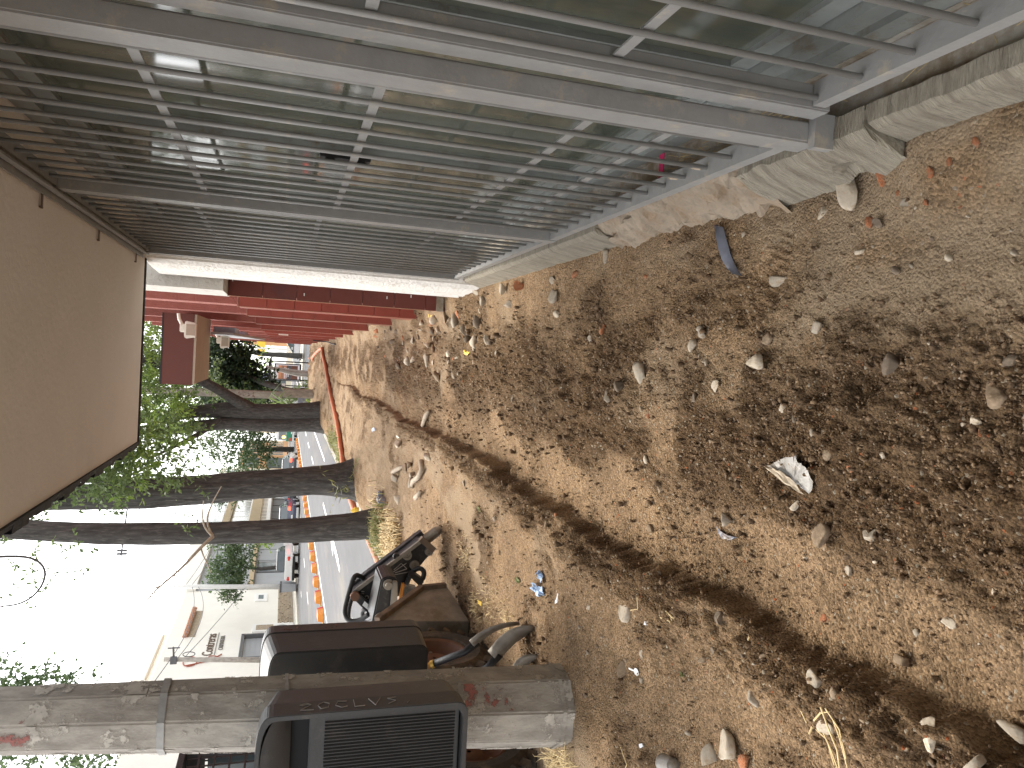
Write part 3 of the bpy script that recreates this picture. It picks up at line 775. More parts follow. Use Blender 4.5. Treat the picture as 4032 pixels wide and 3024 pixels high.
# canopy sign box
can = empty('canopy_sign', (-0.18, 12.5, 2.6), 0, 'plain maroon canopy box with beige underside jutting from the red building', 'canopy')
b = MB(); b.box((-0.60, 11.5, 2.735), (0.40, 13.6, 3.13)); b.build('fascia', M['maroon'], can)
b = MB(); b.box((-0.585, 11.51, 2.70), (0.40, 13.58, 2.733)); b.build('soffit_panel', M['beige'], can)
b = MB(); b.box((-0.606, 11.494, 3.131), (0.40, 13.6, 3.15)); b.build('top_trim', M['black'], can)
# wall lamps
def lamp(y, x, z, s, label):
    L = empty('wall_floodlight', (x, y, z), 0, label, 'floodlight', 'pale floodlights on the red building')
    b = MB(); b.tube([(0.34 * s, 0, 0.24 * s), (0.22 * s, 0, 0.22 * s), (0.10 * s, 0, 0.16 * s)], 0.035 * s, 8); b.build('arm', M['lamp_plastic'], L, local=True)
    b = MB(); b.box((-0.06 * s, -0.06 * s, 0.10 * s), (0.12 * s, 0.08 * s, 0.20 * s)); b.build('driver_box', M['lamp_plastic'], L, local=True, bevel=0.01)
    b = MB(); b.prism([(-0.15 * s, -0.13 * s), (0.15 * s, -0.13 * s), (0.19 * s, 0.08 * s), (0.10 * s, 0.10 * s), (-0.12 * s, 0.10 * s), (-0.19 * s, 0.08 * s)], 1, -0.13 * s, 0.13 * s); b.build('housing', M['lamp_plastic'], L, local=True, bevel=0.01)
    b = MB(); b.box((-0.12 * s, -0.139 * s, -0.11 * s), (0.12 * s, -0.132 * s, 0.06 * s)); b.build('lens', M['beige'], L, local=True)
lamp(10.9, 0.17, 2.72, 0.62, 'larger pale floodlight in front of the maroon canopy box')
lamp(14.6, 0.05, 2.55, 0.66, 'smaller pale floodlight just beyond the canopy, against dark leaves')
bn = empty('projecting_sign', (0.2, 16.5, 2.3), 0, 'grey and blue sign panel fixed along the red piers past the canopy', 'sign')
b = MB(); b.prism([(13.2, 2.66), (18.4, 2.62), (19.4, 1.95), (13.2, 2.32)], 0, 0.16, 0.20); b.build('board', M['bld_grey'], bn)
b = MB(); b.box((0.205, 13.4, 2.3), (0.29, 14.4, 2.64)); b.build('blue_panel', M['blue'], bn)
b = MB(); b.box((0.205, 15.4, 2.25), (0.27, 17.0, 2.6)); b.build('blue_panel', M['blue'], bn)
#@@PART3
# ------------------------------------------------------------------ trees
def trunk_mesh(path, radii, seed, n=48, rough=0.085, flare=None):
    """bark covered limb: a tube with long ridges"""
    pts = np.array(path, float); rs = np.array(radii, float)
    t = np.linspace(0, 1, len(pts)); m = max(14, int(np.linalg.norm(np.diff(pts, axis=0), axis=1).sum() / 0.07))
    tt = np.linspace(0, 1, m)
    def cr(vals):
        return np.interp(tt, t, vals)
    P = np.stack([cr(pts[:, k]) for k in range(3)], 1)
    for _ in range(6):
        P[1:-1] = 0.25 * P[:-2] + 0.5 * P[1:-1] + 0.25 * P[2:]
    rr = cr(rs)
    D = np.gradient(P, axis=0); D /= np.linalg.norm(D, axis=1)[:, None]
    ref = np.cross(D[0], [0, 1, 0.]); 
    if np.linalg.norm(ref) < .1: ref = np.array([1., 0, 0])
    V = []
    L = np.concatenate([[0], np.cumsum(np.linalg.norm(np.diff(P, axis=0), axis=1))])
    for i in range(m):
        ref = ref - D[i] * ref.dot(D[i]); ref /= np.linalg.norm(ref); bb = np.cross(D[i], ref)
        a = np.linspace(0, 2 * np.pi, n, endpoint=False)
        ridge = fbm(np.cos(a) * 7 + seed, np.sin(a) * 7 + L[i] * 1.7, 3, seed) * 2 * rough
        lump = fbm(np.cos(a) * 1.3 + seed * 3, np.sin(a) * 1.3 + L[i] * 0.9, 2, seed + 5) * 0.16
        fl = 0
        if flare is not None:
            fl = flare * math.exp(-L[i] / 0.35) * (0.55 + 0.9 * (fbm(np.cos(a) * 1.6 + seed, np.sin(a) * 1.6, 2, seed + 8) + 0.25))
        r = rr[i] * (1 + ridge + lump) + fl
        V.append(P[i] + np.outer(np.cos(a) * r, ref) + np.outer(np.sin(a) * r, bb))
    V = np.concatenate(V)
    F = []
    i = np.arange(m - 1)[:, None] * n; k = np.arange(n)[None, :]
    k2 = (k + 1) % n
    F = np.stack([i + k, i + k2, i + n + k2, i + n + k], -1).reshape(-1, 4)
    return V, F

def limb(name, root, path, radii, seed, **kw):
    V, F = trunk_mesh(path, radii, seed, **kw)
    V = V - np.array(origin(root))
    me = np_mesh(name, V, F, M['bark'], True)
    o = bpy.data.objects.new(name, me); COL.objects.link(o); o.parent = root
    return o

def leaves(name, root, m, centers, n, spread, size, rng, flat_=0.5, droop=0.3, kind=None, aspect=0.42):
    """n leaf blades (two triangles, folded along the rib) scattered in sprays round the centres"""
    C = np.array([c[:3] for c in centers], float)
    W = np.array([c[3] if len(c) > 3 else 1.0 for c in centers], float)
    idx = rng.choice(len(C), n, p=(W ** 2 / (W ** 2).sum()))
    # sprays: several blades share one twig
    ns = max(1, n // 7)
    sid = rng.integers(0, ns, n); cidx = rng.choice(len(C), ns, p=(W ** 2 / (W ** 2).sum()))
    sp = rng.normal(0, 1, (ns, 3)); sp /= np.maximum(1.0, np.linalg.norm(sp, axis=1) / 1.7)[:, None]
    sp = C[cidx] + sp * spread * W[cidx][:, None] * np.array([1, 1, flat_])
    sd_ = rng.normal(0, 1, (ns, 3)); sd_[:, 2] -= droop; sd_ /= np.linalg.norm(sd_, axis=1)[:, None]
    u = rng.random(n)
    B = sp[sid] + sd_[sid] * (u * 3.4 * size)[:, None]
    d = sd_[sid] * 0.5 + rng.normal(0, 0.6, (n, 3)); d[:, 2] -= droop * 0.6; d /= np.linalg.norm(d, axis=1)[:, None]
    w = np.cross(d, rng.normal(0, 1, (n, 3)) + np.array([0, 0, 1.2])); w /= np.linalg.norm(w, axis=1)[:, None]
    nrm_ = np.cross(d, w)
    s = size * (0.6 + 0.7 * rng.random(n))[:, None]
    mid = B + d * s * 0.45
    V = np.stack([B, mid + w * s * aspect * 0.5 + nrm_ * s * 0.07, B + d * s, mid - w * s * aspect * 0.5 + nrm_ * s * 0.07], 1).reshape(-1, 3)
    k = np.arange(n)[:, None] * 4
    F = np.concatenate([k + np.array([[0, 1, 2]]), k + np.array([[0, 2, 3]])], 1).reshape(-1, 3)
    V = V - np.array(origin(root))
    me = np_mesh(name, V, F, m)
    o = bpy.data.objects.new(name, me); COL.objects.link(o); o.parent = root
    if kind: o['kind'] = kind
    return o

rg = np.random.default_rng(5)
GT = 'street trees along the dug up pavement'
# tree A, nearest
tA = empty('tree', (-2.6, 11.45, gz(-2.6, 11.45)), 0, 'slim leaning dark trunk nearest the loader, standing in straw and grass', 'tree', GT)
limb('trunk', tA, [(-2.55, 11.45, -0.15), (-2.62, 11.45, 0.35), (-2.68, 11.45, 1.1), (-2.71, 11.45, 2.5), (-2.70, 11.45, 3.8), (-2.62, 11.45, 5.0), (-2.4, 11.4, 6.6), (-2.1, 11.3, 8.0)],
     [0.20, 0.19, 0.178, 0.155, 0.14, 0.13, 0.11, 0.07], 3, flare=0.08)
def twig(px_pts, y0, y1, r0, r1, seed):
    q = [tuple(at_y(a, c, y0 + (y1 - y0) * i / (len(px_pts) - 1))) for i, (a, c) in enumerate(px_pts)]
    o = limb('branch', tA, q, list(np.linspace(r0, r1, len(q))), seed, n=8, rough=0.03); o.data.materials[0] = M['twig']; return o
twig([(838, 2112), (815, 2132), (780, 2165), (745, 2205), (705, 2252), (650, 2288), (600, 2335), (560, 2385)], 11.15, 10.4, 0.026, 0.006, 31)
twig([(838, 2112), (812, 2088), (797, 2060), (797, 2010), (802, 1972)], 11.15, 11.0, 0.018, 0.008, 32)
twig([(838, 2108), (820, 2082), (812, 2050), (820, 2010), (845, 1960), (872, 1915)], 11.15, 11.2, 0.016, 0.006, 33)
twig([(790, 2152), (798, 2185), (815, 2215), (830, 2255)], 11.0, 10.8, 0.012, 0.005, 34)
for k_, pl in enumerate(([(705, 2252), (660, 2240), (620, 2235)], [(650, 2288), (610, 2272), (580, 2268)], [(670, 2278), (640, 2300), (610, 2262)], [(690, 2262), (672, 2296), (640, 2320)], [(655, 2285), (640, 2250), (612, 2248)], [(620, 2315), (598, 2300), (588, 2318)], [(600, 2335), (592, 2352), (596, 2368)], [(630, 2305), (606, 2322), (612, 2345)])):
    twig(pl, 10.6, 10.5, 0.007, 0.003, 40 + k_)
limb('branch', tA, [tuple(at_y(a, c, 9.0)) for a, c in ((-200, 2200), (0, 2192), (100, 2185), (160, 2205), (190, 2250), (170, 2310), (120, 2365), (60, 2385), (0, 2390), (-120, 2385))], list(np.linspace(0.016, 0.007, 10)), 51, n=8)
for k in range(0):
    p0 = (-3.45 - 0.06 * k, 10.0, 2.86 + 0.06 * k); a = 0.5 + k * 0.28
    limb('branch', tA, [p0, (p0[0] - 0.2 * math.cos(a), 9.9, p0[2] + 0.22 * math.sin(a)), (p0[0] - 0.34 * math.cos(a + 0.3), 9.85, p0[2] + 0.42 * math.sin(a + 0.3))], [0.008, 0.005, 0.003], 40 + k, n=6)
leaves('crown', tA, M['leafA'], [(-2.85, 10.9, 4.75, 0.7), (-2.95, 10.6, 4.3, 0.6), (-2.9, 10.6, 3.95, 0.4), (-2.4, 12, 6.5, 2.2), (-1.8, 11, 7.2, 2.2), (-3.2, 10.5, 6.6, 1.8)], 2600, 0.45, 0.075, rg, kind='stuff')
leaves('sprig', tA, M['leafA'], [(-2.32, 10.8, 2.7, 0.5), (-2.45, 10.9, 2.55, 0.4)], 40, 0.22, 0.07, rg, kind='stuff')

# tree B
tB = empty('tree', (-2.5, 14.7, gz(-2.5, 14.7)), 0, 'thick dark trunk with a wide flared foot and leafy top, second from the loader', 'tree', GT)
limb('trunk', tB, [(-2.45, 14.75, -0.1), (-2.48, 14.75, 0.3), (-2.50, 14.75, 0.9), (-2.58, 14.75, 1.9), (-2.68, 14.75, 2.8), (-2.75, 14.75, 3.7), (-2.84, 14.75, 5.1), (-2.9, 14.7, 7), (-2.8, 14.6, 9)],
     [0.30, 0.275, 0.262, 0.258, 0.255, 0.262, 0.20, 0.15, 0.1], 7, n=64, flare=0.34)
limb('branch', tB, [(-2.62, 14.6, 3.7), (-2.45, 14.4, 4.3), (-2.35, 14.2, 5.2), (-2.2, 14, 6.4)], [0.10, 0.085, 0.07, 0.05], 61, n=14)
limb('branch', tB, [(-2.5, 14.3, 5.4), (-2.0, 13.6, 5.2), (-1.5, 13.0, 4.6), (-1.2, 12.6, 4.0)], [0.05, 0.04, 0.025, 0.01], 62, n=8)
cB = [(-2.2, 14.2, 4.3, .8), (-2.0, 13.8, 3.7, .7), (-1.7, 13.2, 3.95, .9), (-1.45, 12.8, 3.55, .6), (-2.25, 13.5, 3.25, .5), (-1.9, 13.2, 4.7, 1.0), (-1.3, 12.4, 4.4, .9), (-2.35, 13.9, 2.95, .28), (-1.0, 12.6, 3.9, .5), (-1.75, 13.0, 3.2, .45), (-1.35, 12.9, 3.0, .35), (-2.1, 13.0, 4.3, .8), (-1.6, 12.6, 4.2, .8), (-2.2, 12.6, 3.9, .6), (-2.3, 14, 5.6, 1.5), (-1.2, 13.5, 6, 1.8), (-3.1, 14, 6.5, 1.8)]
leaves('crown', tB, M['leafA'], cB, 11500, 0.42, 0.10, rg, kind='stuff')
leaves('sprig', tB, M['leafB'], [(-1.75, 13.2, 3.6, .7), (-1.3, 12.5, 3.95, .6), (-2.1, 13.6, 4.0, .5)], 700, 0.42, 0.12, rg, kind='stuff')
leaves('sprig', tB, M['grass'], [(-2.55, 14.2, 0.45, .4), (-2.3, 14.1, 0.25, .4)], 60, 0.3, 0.16, rg, aspect=0.1, kind='stuff')

# tree C, twin trunks with a limb over the pavement
tC = empty('tree', (-2.45, 29.0, gz(-2.45, 29)), 0, 'twin trunked tree with a heavy limb reaching over the pavement', 'tree', GT)
limb('trunk', tC, [(-2.3, 29.0, -0.2), (-2.32, 29.0, 0.5), (-2.38, 29.0, 1.4), (-2.42, 29.0, 2.4), (-2.35, 29.0, 3.4), (-2.45, 29, 4.4), (-2.7, 29, 5.6), (-2.8, 29, 7.5)], [0.42, 0.34, 0.31, 0.31, 0.30, 0.22, 0.2, 0.12], 13, n=64, flare=0.16)
limb('trunk', tC, [(-2.72, 28.9, -0.2), (-2.78, 28.9, 0.5), (-2.84, 28.9, 1.4), (-2.86, 28.9, 2.4), (-2.84, 28.9, 3.4), (-3.0, 28.8, 4.6), (-3.3, 28.7, 6)], [0.36, 0.28, 0.26, 0.25, 0.22, 0.19, 0.13], 17, n=30, flare=0.12)
limb('limb', tC, [(-2.30, 29, 2.6), (-1.95, 28.7, 3.15), (-1.55, 28.4, 3.75), (-1.15, 28.1, 4.5), (-0.8, 28, 5.6), (-0.5, 28, 6.8)], [0.24, 0.19, 0.17, 0.15, 0.12, 0.08], 19, n=20)
limb('limb', tC, [(-2.7, 28.7, 3.6), (-3.1, 28.2, 4.1), (-3.6, 27.6, 5.0), (-3.9, 27, 5.6)], [0.11, 0.09, 0.06, 0.03], 23, n=12)
cC = [(-1.6, 28, 5.2, 1.2), (-2.4, 28, 5.2, 1.2), (-3.2, 27.5, 5.2, 1.1), (-1.0, 28, 6.2, 1.3), (-0.2, 29, 6.6, 1.2), (-2.2, 28, 6.6, 1.6), (-3.8, 27, 6.2, 1.2), (-1.6, 29.5, 4.0, .7), (-3.4, 27.5, 4.2, .7), (-2.0, 30, 8, 2), (0.2, 30, 8, 1.6)]
leaves('crown', tC, M['leafA'], cC, 12000, 0.75, 0.15, rg, kind='stuff')
leaves('sprig', tC, M['leafB'], [(-1.8, 27.5, 5.6, 1.1), (-2.8, 27, 4.9, .8), (-0.5, 28.5, 6.4, 1.2)], 2600, 0.7, 0.17, rg, kind='stuff')

# broad dark tree behind the canopy, bright trees behind it
tD = empty('tree', (-1.6, 44, 0), 0, 'broad dense dark leaved tree beyond the canopy sign', 'tree')
limb('trunk', tD, [(-2.3, 42.5, 0), (-2.3, 42.5, 1.2), (-2.0, 43, 2.4), (-1.5, 44, 4)], [0.2, 0.17, 0.15, 0.1], 71, n=14)
cD = [(-0.3, 44, 4.9, 1.1), (-1.2, 44, 4.6, 1.2), (-2.0, 44, 4.4, 1.1), (-0.5, 44, 3.7, .8), (-1.4, 44, 3.6, 1), (-2.2, 44, 3.3, .9), (-1.9, 43.5, 2.7, .7), (-2.5, 43.5, 2.3, .5), (-2.7, 44, 5.2, 1), (0.4, 45, 5.4, 1), (-1, 45, 6, 1.4), (-1.35, 43.5, 2.95, .45), (-1.0, 43.5, 3.0, .35)]
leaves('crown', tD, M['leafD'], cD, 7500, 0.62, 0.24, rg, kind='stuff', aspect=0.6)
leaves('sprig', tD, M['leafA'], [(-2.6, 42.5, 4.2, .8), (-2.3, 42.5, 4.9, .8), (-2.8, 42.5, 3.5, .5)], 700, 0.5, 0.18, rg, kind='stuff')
tE = empty('tree', (-0.5, 60, 0), 0, 'tall bright yellow green tree lit behind the dark leaved tree', 'tree')
limb('trunk', tE, [(-0.6, 66, 0), (-0.6, 66, 3), (-0.4, 66, 6)], [0.25, 0.2, 0.12], 75, n=12)
cE = [(0.2, 64, 9.5, 1.6), (-1.4, 64, 10.2, 1.8), (-3.0, 64, 10.5, 1.7), (-0.8, 66, 7.2, 1.5), (-0.2, 66, 5.0, 1.0), (-1.3, 66, 4.6, 1.1), (-2.6, 66, 4.9, 1.2), (1.0, 64, 11.5, 1.8), (-2, 64, 12.5, 2.2), (-4.5, 64, 8.5, 1.6), (-4.6, 64, 11, 2.0), (-1.2, 66, 3.2, .7), (-2.2, 66, 3.0, .7), (-4.0, 66, 6.3, 1.4)]
leaves('crown', tE, M['leafB'], cE, 8500, 0.8, 0.26, rg, kind='stuff', aspect=0.55)
# small shrubs and palms by the far pole
pm = empty('palm', (-2.35, 31.0, gz(-2.35, 31)), 0, 'small spiky young palm growing against the far concrete pole', 'palm')
b = MB()
for k in range(20):
    a = 2 * math.pi * k / 20 + 0.2; e = 0.25 + 0.9 * ((k * 7) % 10) / 10
    hx, hy = math.cos(a), math.sin(a); ln_ = 1.0 + 0.3 * ((k * 3) % 5) / 5
    p0 = Vector((-2.35, 31.0, 1.15)); p1 = p0 + Vector((hx * 0.5, hy * 0.5, 0.75 * e)) * ln_; p2 = p0 + Vector((hx, hy, 0.75 * e - 0.35)) * ln_
    wv = Vector((-hy, hx, 0)) * 0.035
    b.add([p0 - wv, p0 + wv, p1 + wv * 1.4, p1 - wv * 1.4, p2], [(0, 1, 2, 3), (3, 2, 4)])
b.build('fronds', M['leafA'], pm, fix=False)
b = MB(); b.tube([(-2.35, 31, -0.1), (-2.33, 31, 0.6), (-2.35, 31, 1.2)], [0.10, 0.085, 0.07], 10); b.build('trunk', M['bark'], pm)
sh = empty('shrub', (-2.4, 38.0, gz(-2.4, 38)), 0, 'low ragged green shrub at the foot of the stacked sign post', 'shrub')
leaves('foliage', sh, M['leafA'], [(-2.35, 38, 0.7, .6), (-2.5, 38, 1.2, .5), (-2.1, 38, 0.4, .4)], 900, 0.5, 0.14, rg, kind='stuff')
leaves('tuft', sh, M['leafB'], [(-2.2, 36, 0.35, .4)], 160, 0.4, 0.14, rg, kind='stuff')
b = MB(); b.tube([(-2.35, 38, 0), (-2.4, 38, 0.9)], [0.04, 0.02], 6); b.build('stem', M['bark'], sh)

# ------------------------------------------------------------------ near concrete pole with two litter bins
pole = empty('utility_pole', (-1.77, 3.58, 0), 0, 'worn octagonal concrete pole between the two black litter bins', 'utility pole')
b = MB(); V = []; n = 8; zs = [-0.15, 0.02, 0.9, 1.7, 2.5, 4, 6, 8.5]
for z in zs:
    r = 0.205 - 0.027 * min(z, 2.5) - 0.010 * max(0, z - 2.5); cx = -1.77 + 0.058 * z
    for k in range(n):
        a = 2 * math.pi * (k + 0.35) / n
        V.append((cx + r * math.cos(a), 3.58 - 0.01 * z + r * math.sin(a), z))
F = [(i * n + k, i * n + (k + 1) % n, (i + 1) * n + (k + 1) % n, (i + 1) * n + k) for i in range(len(zs) - 1) for k in range(n)] + [tuple(range((len(zs) - 1) * n, len(zs) * n))]
b.add(V, F); b.build('shaft', M['pole'], pole, bevel=0.008)
def pole_band(z, h, m, name='strap', grow=0.006):
    b = MB(); V = []
    for zz in (z - h / 2, z + h / 2):
        r = 0.205 - 0.027 * min(zz, 2.5) + grow; cx = -1.77 + 0.058 * zz
        for k in range(n):
            a = 2 * math.pi * (k + 0.35) / n; V.append((cx + r * math.cos(a), 3.58 - 0.01 * zz + r * math.sin(a), zz))
    b.add(V, [(k, (k + 1) % n, (k + 1) % n + n, k + n) for k in range(n)]); o = b.build(name, m, pole, fix=False); return o
pole_band(1.93, 0.03, M['pole_band']); pole_band(1.42, 0.016, M['pole_band']); pole_band(0.62, 0.014, M['pole'])
pole_band(0.10, 0.02, M['pole']); 
# faded red paint patches, thin shells on the shaft
def paint(z0, z1, k0, frac0, frac1, m):
    b = MB(); V = []
    for zz in (z0, z1):
        r = 0.205 - 0.027 * min(zz, 2.5) + (0.0035 if m is M['limewash'] else 0.005); cx = -1.77 + 0.058 * zz
        a0 = 2 * math.pi * (k0 + 0.35) / n; a1 = 2 * math.pi * (k0 + 1.35) / n
        p0 = Vector((cx + r * math.cos(a0), 3.58 - 0.01 * zz + r * math.sin(a0), zz)); p1 = Vector((cx + r * math.cos(a1), 3.58 - 0.01 * zz + r * math.sin(a1), zz))
        V += [p0.lerp(p1, frac0), p0.lerp(p1, frac1)]
    b.add(V, [(0, 1, 3, 2)]); b.build('paint_patch', m, pole, fix=False)
[paint(0.02 + 0.22 * q, 0.235 + 0.22 * q, k0, 0.03, 0.97, M['limewash']) for q in range(11) for k0 in (4, 5, 6, 7)]
paint(0.36, 0.60, 6, 0.1, 0.95, M['redpaint']); paint(2.42, 2.56, 5, 0.2, 0.8, M['redpaint']); paint(2.44, 2.58, 6, 0.05, 0.5, M['redpaint'])

def make_bin(loc, rz, label, strokes, front):
    B = empty('litter_bin', loc, rz, label, 'litter bin', 'black litter bins strapped to the concrete pole')
    W = 0.26
    def outline(w, z0, z1, r=0.05, hood=0.065):
        pts = []
        for k in range(5): a = math.pi + k * math.pi / 8; pts.append((-w + r + r * math.cos(a), z0 + r + r * math.sin(a)))
        for k in range(5): a = 1.5 * math.pi + k * math.pi / 8; pts.append((w - r + r * math.cos(a), z0 + r + r * math.sin(a)))
        zc = z1 - hood
        for k in range(15):
            a = k * math.pi / 14; c = math.cos(a); s_ = math.sin(a)
            pts.append((w * (abs(c) ** 0.55) * (1 if c >= 0 else -1), zc + hood * (s_ ** 0.75)))
        return pts
    o1 = outline(W, 0.0, 0.85); o0 = outline(W - 0.022, 0.022, 0.832); n_ = len(o1)
    b = MB()
    V = [(x, 0.0, z) for x, z in o1] + [(x, 0.0, z) for x, z in o0] + [(x, 0.12, z) for x, z in o1] + [(x, 0.12, z) for x, z in o0]
    F = []
    for i in range(n_):
        j = (i + 1) % n_
        F += [(i, j, n_ + j, n_ + i), (2 * n_ + i, 3 * n_ + i, 3 * n_ + j, 2 * n_ + j), (i, 2 * n_ + i, 2 * n_ + j, j), (n_ + i, n_ + j, 3 * n_ + j, 3 * n_ + i)]
    b.add(V, F); b.build('lip_frame', M['bin'], B, local=True, bevel=0.003)
    o2 = outline(W - 0.004, 0.003, 0.847)
    b = MB(); V = [(x, 0.1195, z) for x, z in o2] + [(x * 0.88, 0.34, 0.05 + (z - 0.05) * 0.95) for x, z in o2]
    b.add(V, [(i, n_ + i, n_ + (i + 1) % n_, (i + 1) % n_) for i in range(n_)] + [tuple(range(n_, 2 * n_)), tuple(reversed(range(n_)))])
    b.build('body', M['bin'], B, local=True, bevel=0.006)
    if front:
        # curved hood over the slot
        b = MB(); nx_, nz_ = 15, 6; V = []
        for i in range(nx_):
            x = -W + 0.024 + (2 * W - 0.048) * i / (nx_ - 1)
            zt = 0.83 - 0.072 * (abs(x) / W) ** 3.5
            for j in range(nz_):
                t = j / (nz_ - 1)
                V.append((x, 0.012 + 0.05 * t * t + 0.03 * (abs(x) / W) ** 4, zt + (0.715 - zt) * t))
        F = [(i * nz_ + j, i * nz_ + j + 1, (i + 1) * nz_ + j + 1, (i + 1) * nz_ + j) for i in range(nx_ - 1) for j in range(nz_ - 1)]
        b.add(V, F); hd = b.build('hood', M['bin'], B, local=True, smooth=True)
        b = MB(); b.box((-W + 0.03, 0.10, 0.60), (W - 0.03, 0.115, 0.74)); b.build('slot', M['bin_dark'], B, local=True)
        # front panel with a recessed ribbed field
        b = MB(); b.box((-W + 0.026, 0.035, 0.03), (W - 0.026, 0.09, 0.645)); fpn = b.build('front_panel', M['bin'], B, local=True, bevel=0.006)
        b = MB()
        for k in range(22):
            x = W - 0.055 - 0.0135 * k
            top = 0.585 - (0.06 * max(0, (k - 12) / 10.0) ** 2.0 if k > 12 else 0)
            b.prism([(x - 0.0045, 0.0345), (x, 0.027), (x + 0.0045, 0.0345)], 2, 0.05, top)
        o = b.build('ribs', M['bin'], fpn, local=True); 
        b = MB(); b.box((-W + 0.026, 0.022, 0.06), (-W + 0.20, 0.034, 0.56)); b.build('lock_plate', M['bin'], B, local=True, bevel=0.012)
        b = MB()
        for k in range(5): b.box((-0.18 + 0.012 * k, 0.002, 0.792 + 0.001 * k), (-0.174 + 0.012 * k, 0.010, 0.825))
        b.box((-0.115, 0.002, 0.79), (-0.10, 0.012, 0.83)); b.build('sticker', M['white'], B, local=True)
    else:
        b = MB(); b.box((-W + 0.05, 0.10, 0.08), (W - 0.05, 0.119, 0.60)); b.build('back_panel', M['bin'], B, local=True, bevel=0.005)
    # scratched lettering on the side of the lip
    xs = W + 0.0015
    b = MB()
    for st in strokes:
        for (p, q) in zip(st[:-1], st[1:]):
            b.beam((xs, p[0], p[1]), (xs, q[0], q[1]), 0.0015, 0.0045, (1, 0, 0))
    if strokes: b.build('scratched_lettering', M['scratch'], B, local=True)
    return B
def glyphs(z, seq, h=0.062, y0=0.02, y1=0.10, mirror=False):
    """strokes written down the narrow side, each letter turned a quarter"""
    L_ = {'Z': [[(0, 1), (1, 1), (0, 0), (1, 0)]], 'O': [[(0.5, 1), (0.1, 0.6), (0.3, 0.05), (0.8, 0.2), (0.9, 0.75), (0.5, 1)]], 'C': [[(0.9, 0.9), (0.3, 0.95), (0.1, 0.4), (0.5, 0.02), (0.9, 0.15)]],
          'L': [[(0.2, 1), (0.2, 0), (0.9, 0.05)]], 'V': [[(0.05, 1), (0.45, 0), (0.9, 1)]], 'S': [[(0.85, 0.95), (0.2, 0.85), (0.75, 0.45), (0.15, 0.05)]], '2': [[(0.1, 0.8), (0.5, 1), (0.85, 0.75), (0.1, 0.05), (1, 0.0)], [(0.2, 0.7), (0.7, 0.9)]], ',': [[(0.5, 0.3), (0.3, 0)]]}
    out = []
    for ch in seq:
        for st in L_.get(ch, []):
            out.append([((y1 - (y1 - y0) * p[1]) if mirror else (y0 + (y1 - y0) * p[1]), z - h * p[0]) for p in st])
        z -= h * 1.2
    return out
make_bin((-1.70, 3.01, 0.69), R(2), 'black litter bin with ribbed front and scratched side, on the near face of the pole', glyphs(0.69, '2OCLVS,', 0.058, 0.03, 0.095), True)
make_bin((-1.755, 4.17, 0.70), R(183), 'black litter bin seen from its smooth back, on the far face of the pole', [], False)
b = MB()
bin2 = [o for o in bpy.data.objects if o.name.startswith('litter_bin')][1]
for st in glyphs(0.74, 'ZVLCO', 0.05, 0.03, 0.09, True):
    for (p, q) in zip(st[:-1], st[1:]): b.beam((-0.2615, p[0], p[1]), (-0.2615, q[0], q[1]), 0.0015, 0.003, (1, 0, 0))
b.build('scratched_lettering', M['redpaint'], bin2, local=True)

# ------------------------------------------------------------------ compact loader with hydraulic breaker
ld = empty('compact_loader', (-2.7, 4.8, 0), 0, 'muddy compact wheel loader with a black hydraulic breaker, parked behind the pole', 'loader')
def wheel(name, c, r, w, rim_m, lugs=22):
    cx, cy, cz = c
    b = MB()
    prof = [(r * 0.56, -w / 2 + 0.03), (r * 0.60, -w / 2 + 0.005), (r * 0.80, -w / 2 - 0.005), (r * 0.93, -w / 2 + 0.02), (r * 0.965, -w / 2 + 0.06), (r * 0.965, w / 2 - 0.06), (r * 0.93, w / 2 - 0.02), (r * 0.80, w / 2 + 0.005), (r * 0.60, w / 2 - 0.005), (r * 0.56, w / 2 - 0.03)]
    b.lathe(prof, c, 0, 44)
    for k in range(lugs):
        for sgn in (-1, 1):
            a = 2 * math.pi * (k + (0.5 if sgn > 0 else 0)) / lugs
            d = Vector((0, math.cos(a), math.sin(a))); tn = Vector((0, -math.sin(a), math.cos(a)))
            p = Vector(c) + d * (r * 0.975) + Vector((sgn * w * 0.47, 0, 0)) + tn * 0.0
            q = Vector(c) + d * (r * 0.985) + Vector((sgn * 0.015, 0, 0)) + tn * 0.045
            b.beam(p, q, 0.055, 0.055, d)
    wh = b.build(name, M['tyre'], ld)
    b = MB(); x1 = cx + w / 2
    b.lathe([(r * 0.585, x1 - 0.025 - cx), (r * 0.55, x1 - 0.012 - cx), (r * 0.50, x1 - 0.03 - cx), (r * 0.46, x1 - 0.10 - cx), (r * 0.26, x1 - 0.11 - cx), (r * 0.22, x1 - 0.07 - cx), (0.012, x1 - 0.07 - cx)], c, 0, 36)
    b.build('rim', rim_m, wh, smooth=True)
    b = MB()
    for k in range(6):
        a = k * math.pi / 3; b.tube([(x1 - 0.112, cy + r * 0.36 * math.cos(a), cz + r * 0.36 * math.sin(a)), (x1 - 0.085, cy + r * 0.36 * math.cos(a), cz + r * 0.36 * math.sin(a))], 0.014, 6)
    b.build('wheel_nuts', M['bare_steel'], wh)
    return wh
wheel('wheel', (-2.19, 5.16, 0.385), 0.40, 0.26, M['rim'])
wheel('wheel', (-2.36, 4.18, 0.36), 0.385, 0.27, M['rim'])
wheel('wheel', (-3.55, 5.16, 0.385), 0.40, 0.26, M['rim'])
wheel('wheel', (-3.60, 4.18, 0.36), 0.385, 0.27, M['rim'])
b = MB(); b.prism([(3.75, 0.32), (5.5, 0.28), (5.6, 0.75), (5.1, 1.05), (3.75, 1.12)], 0, -3.4, -2.52); b.build('chassis', M['black_steel'], ld, bevel=0.01)
b = MB(); b.box((-3.35, 3.7, 1.121), (-2.6, 4.5, 1.5)); b.build('engine_hood', M['orange'], ld, bevel=0.02)
cab = MB()
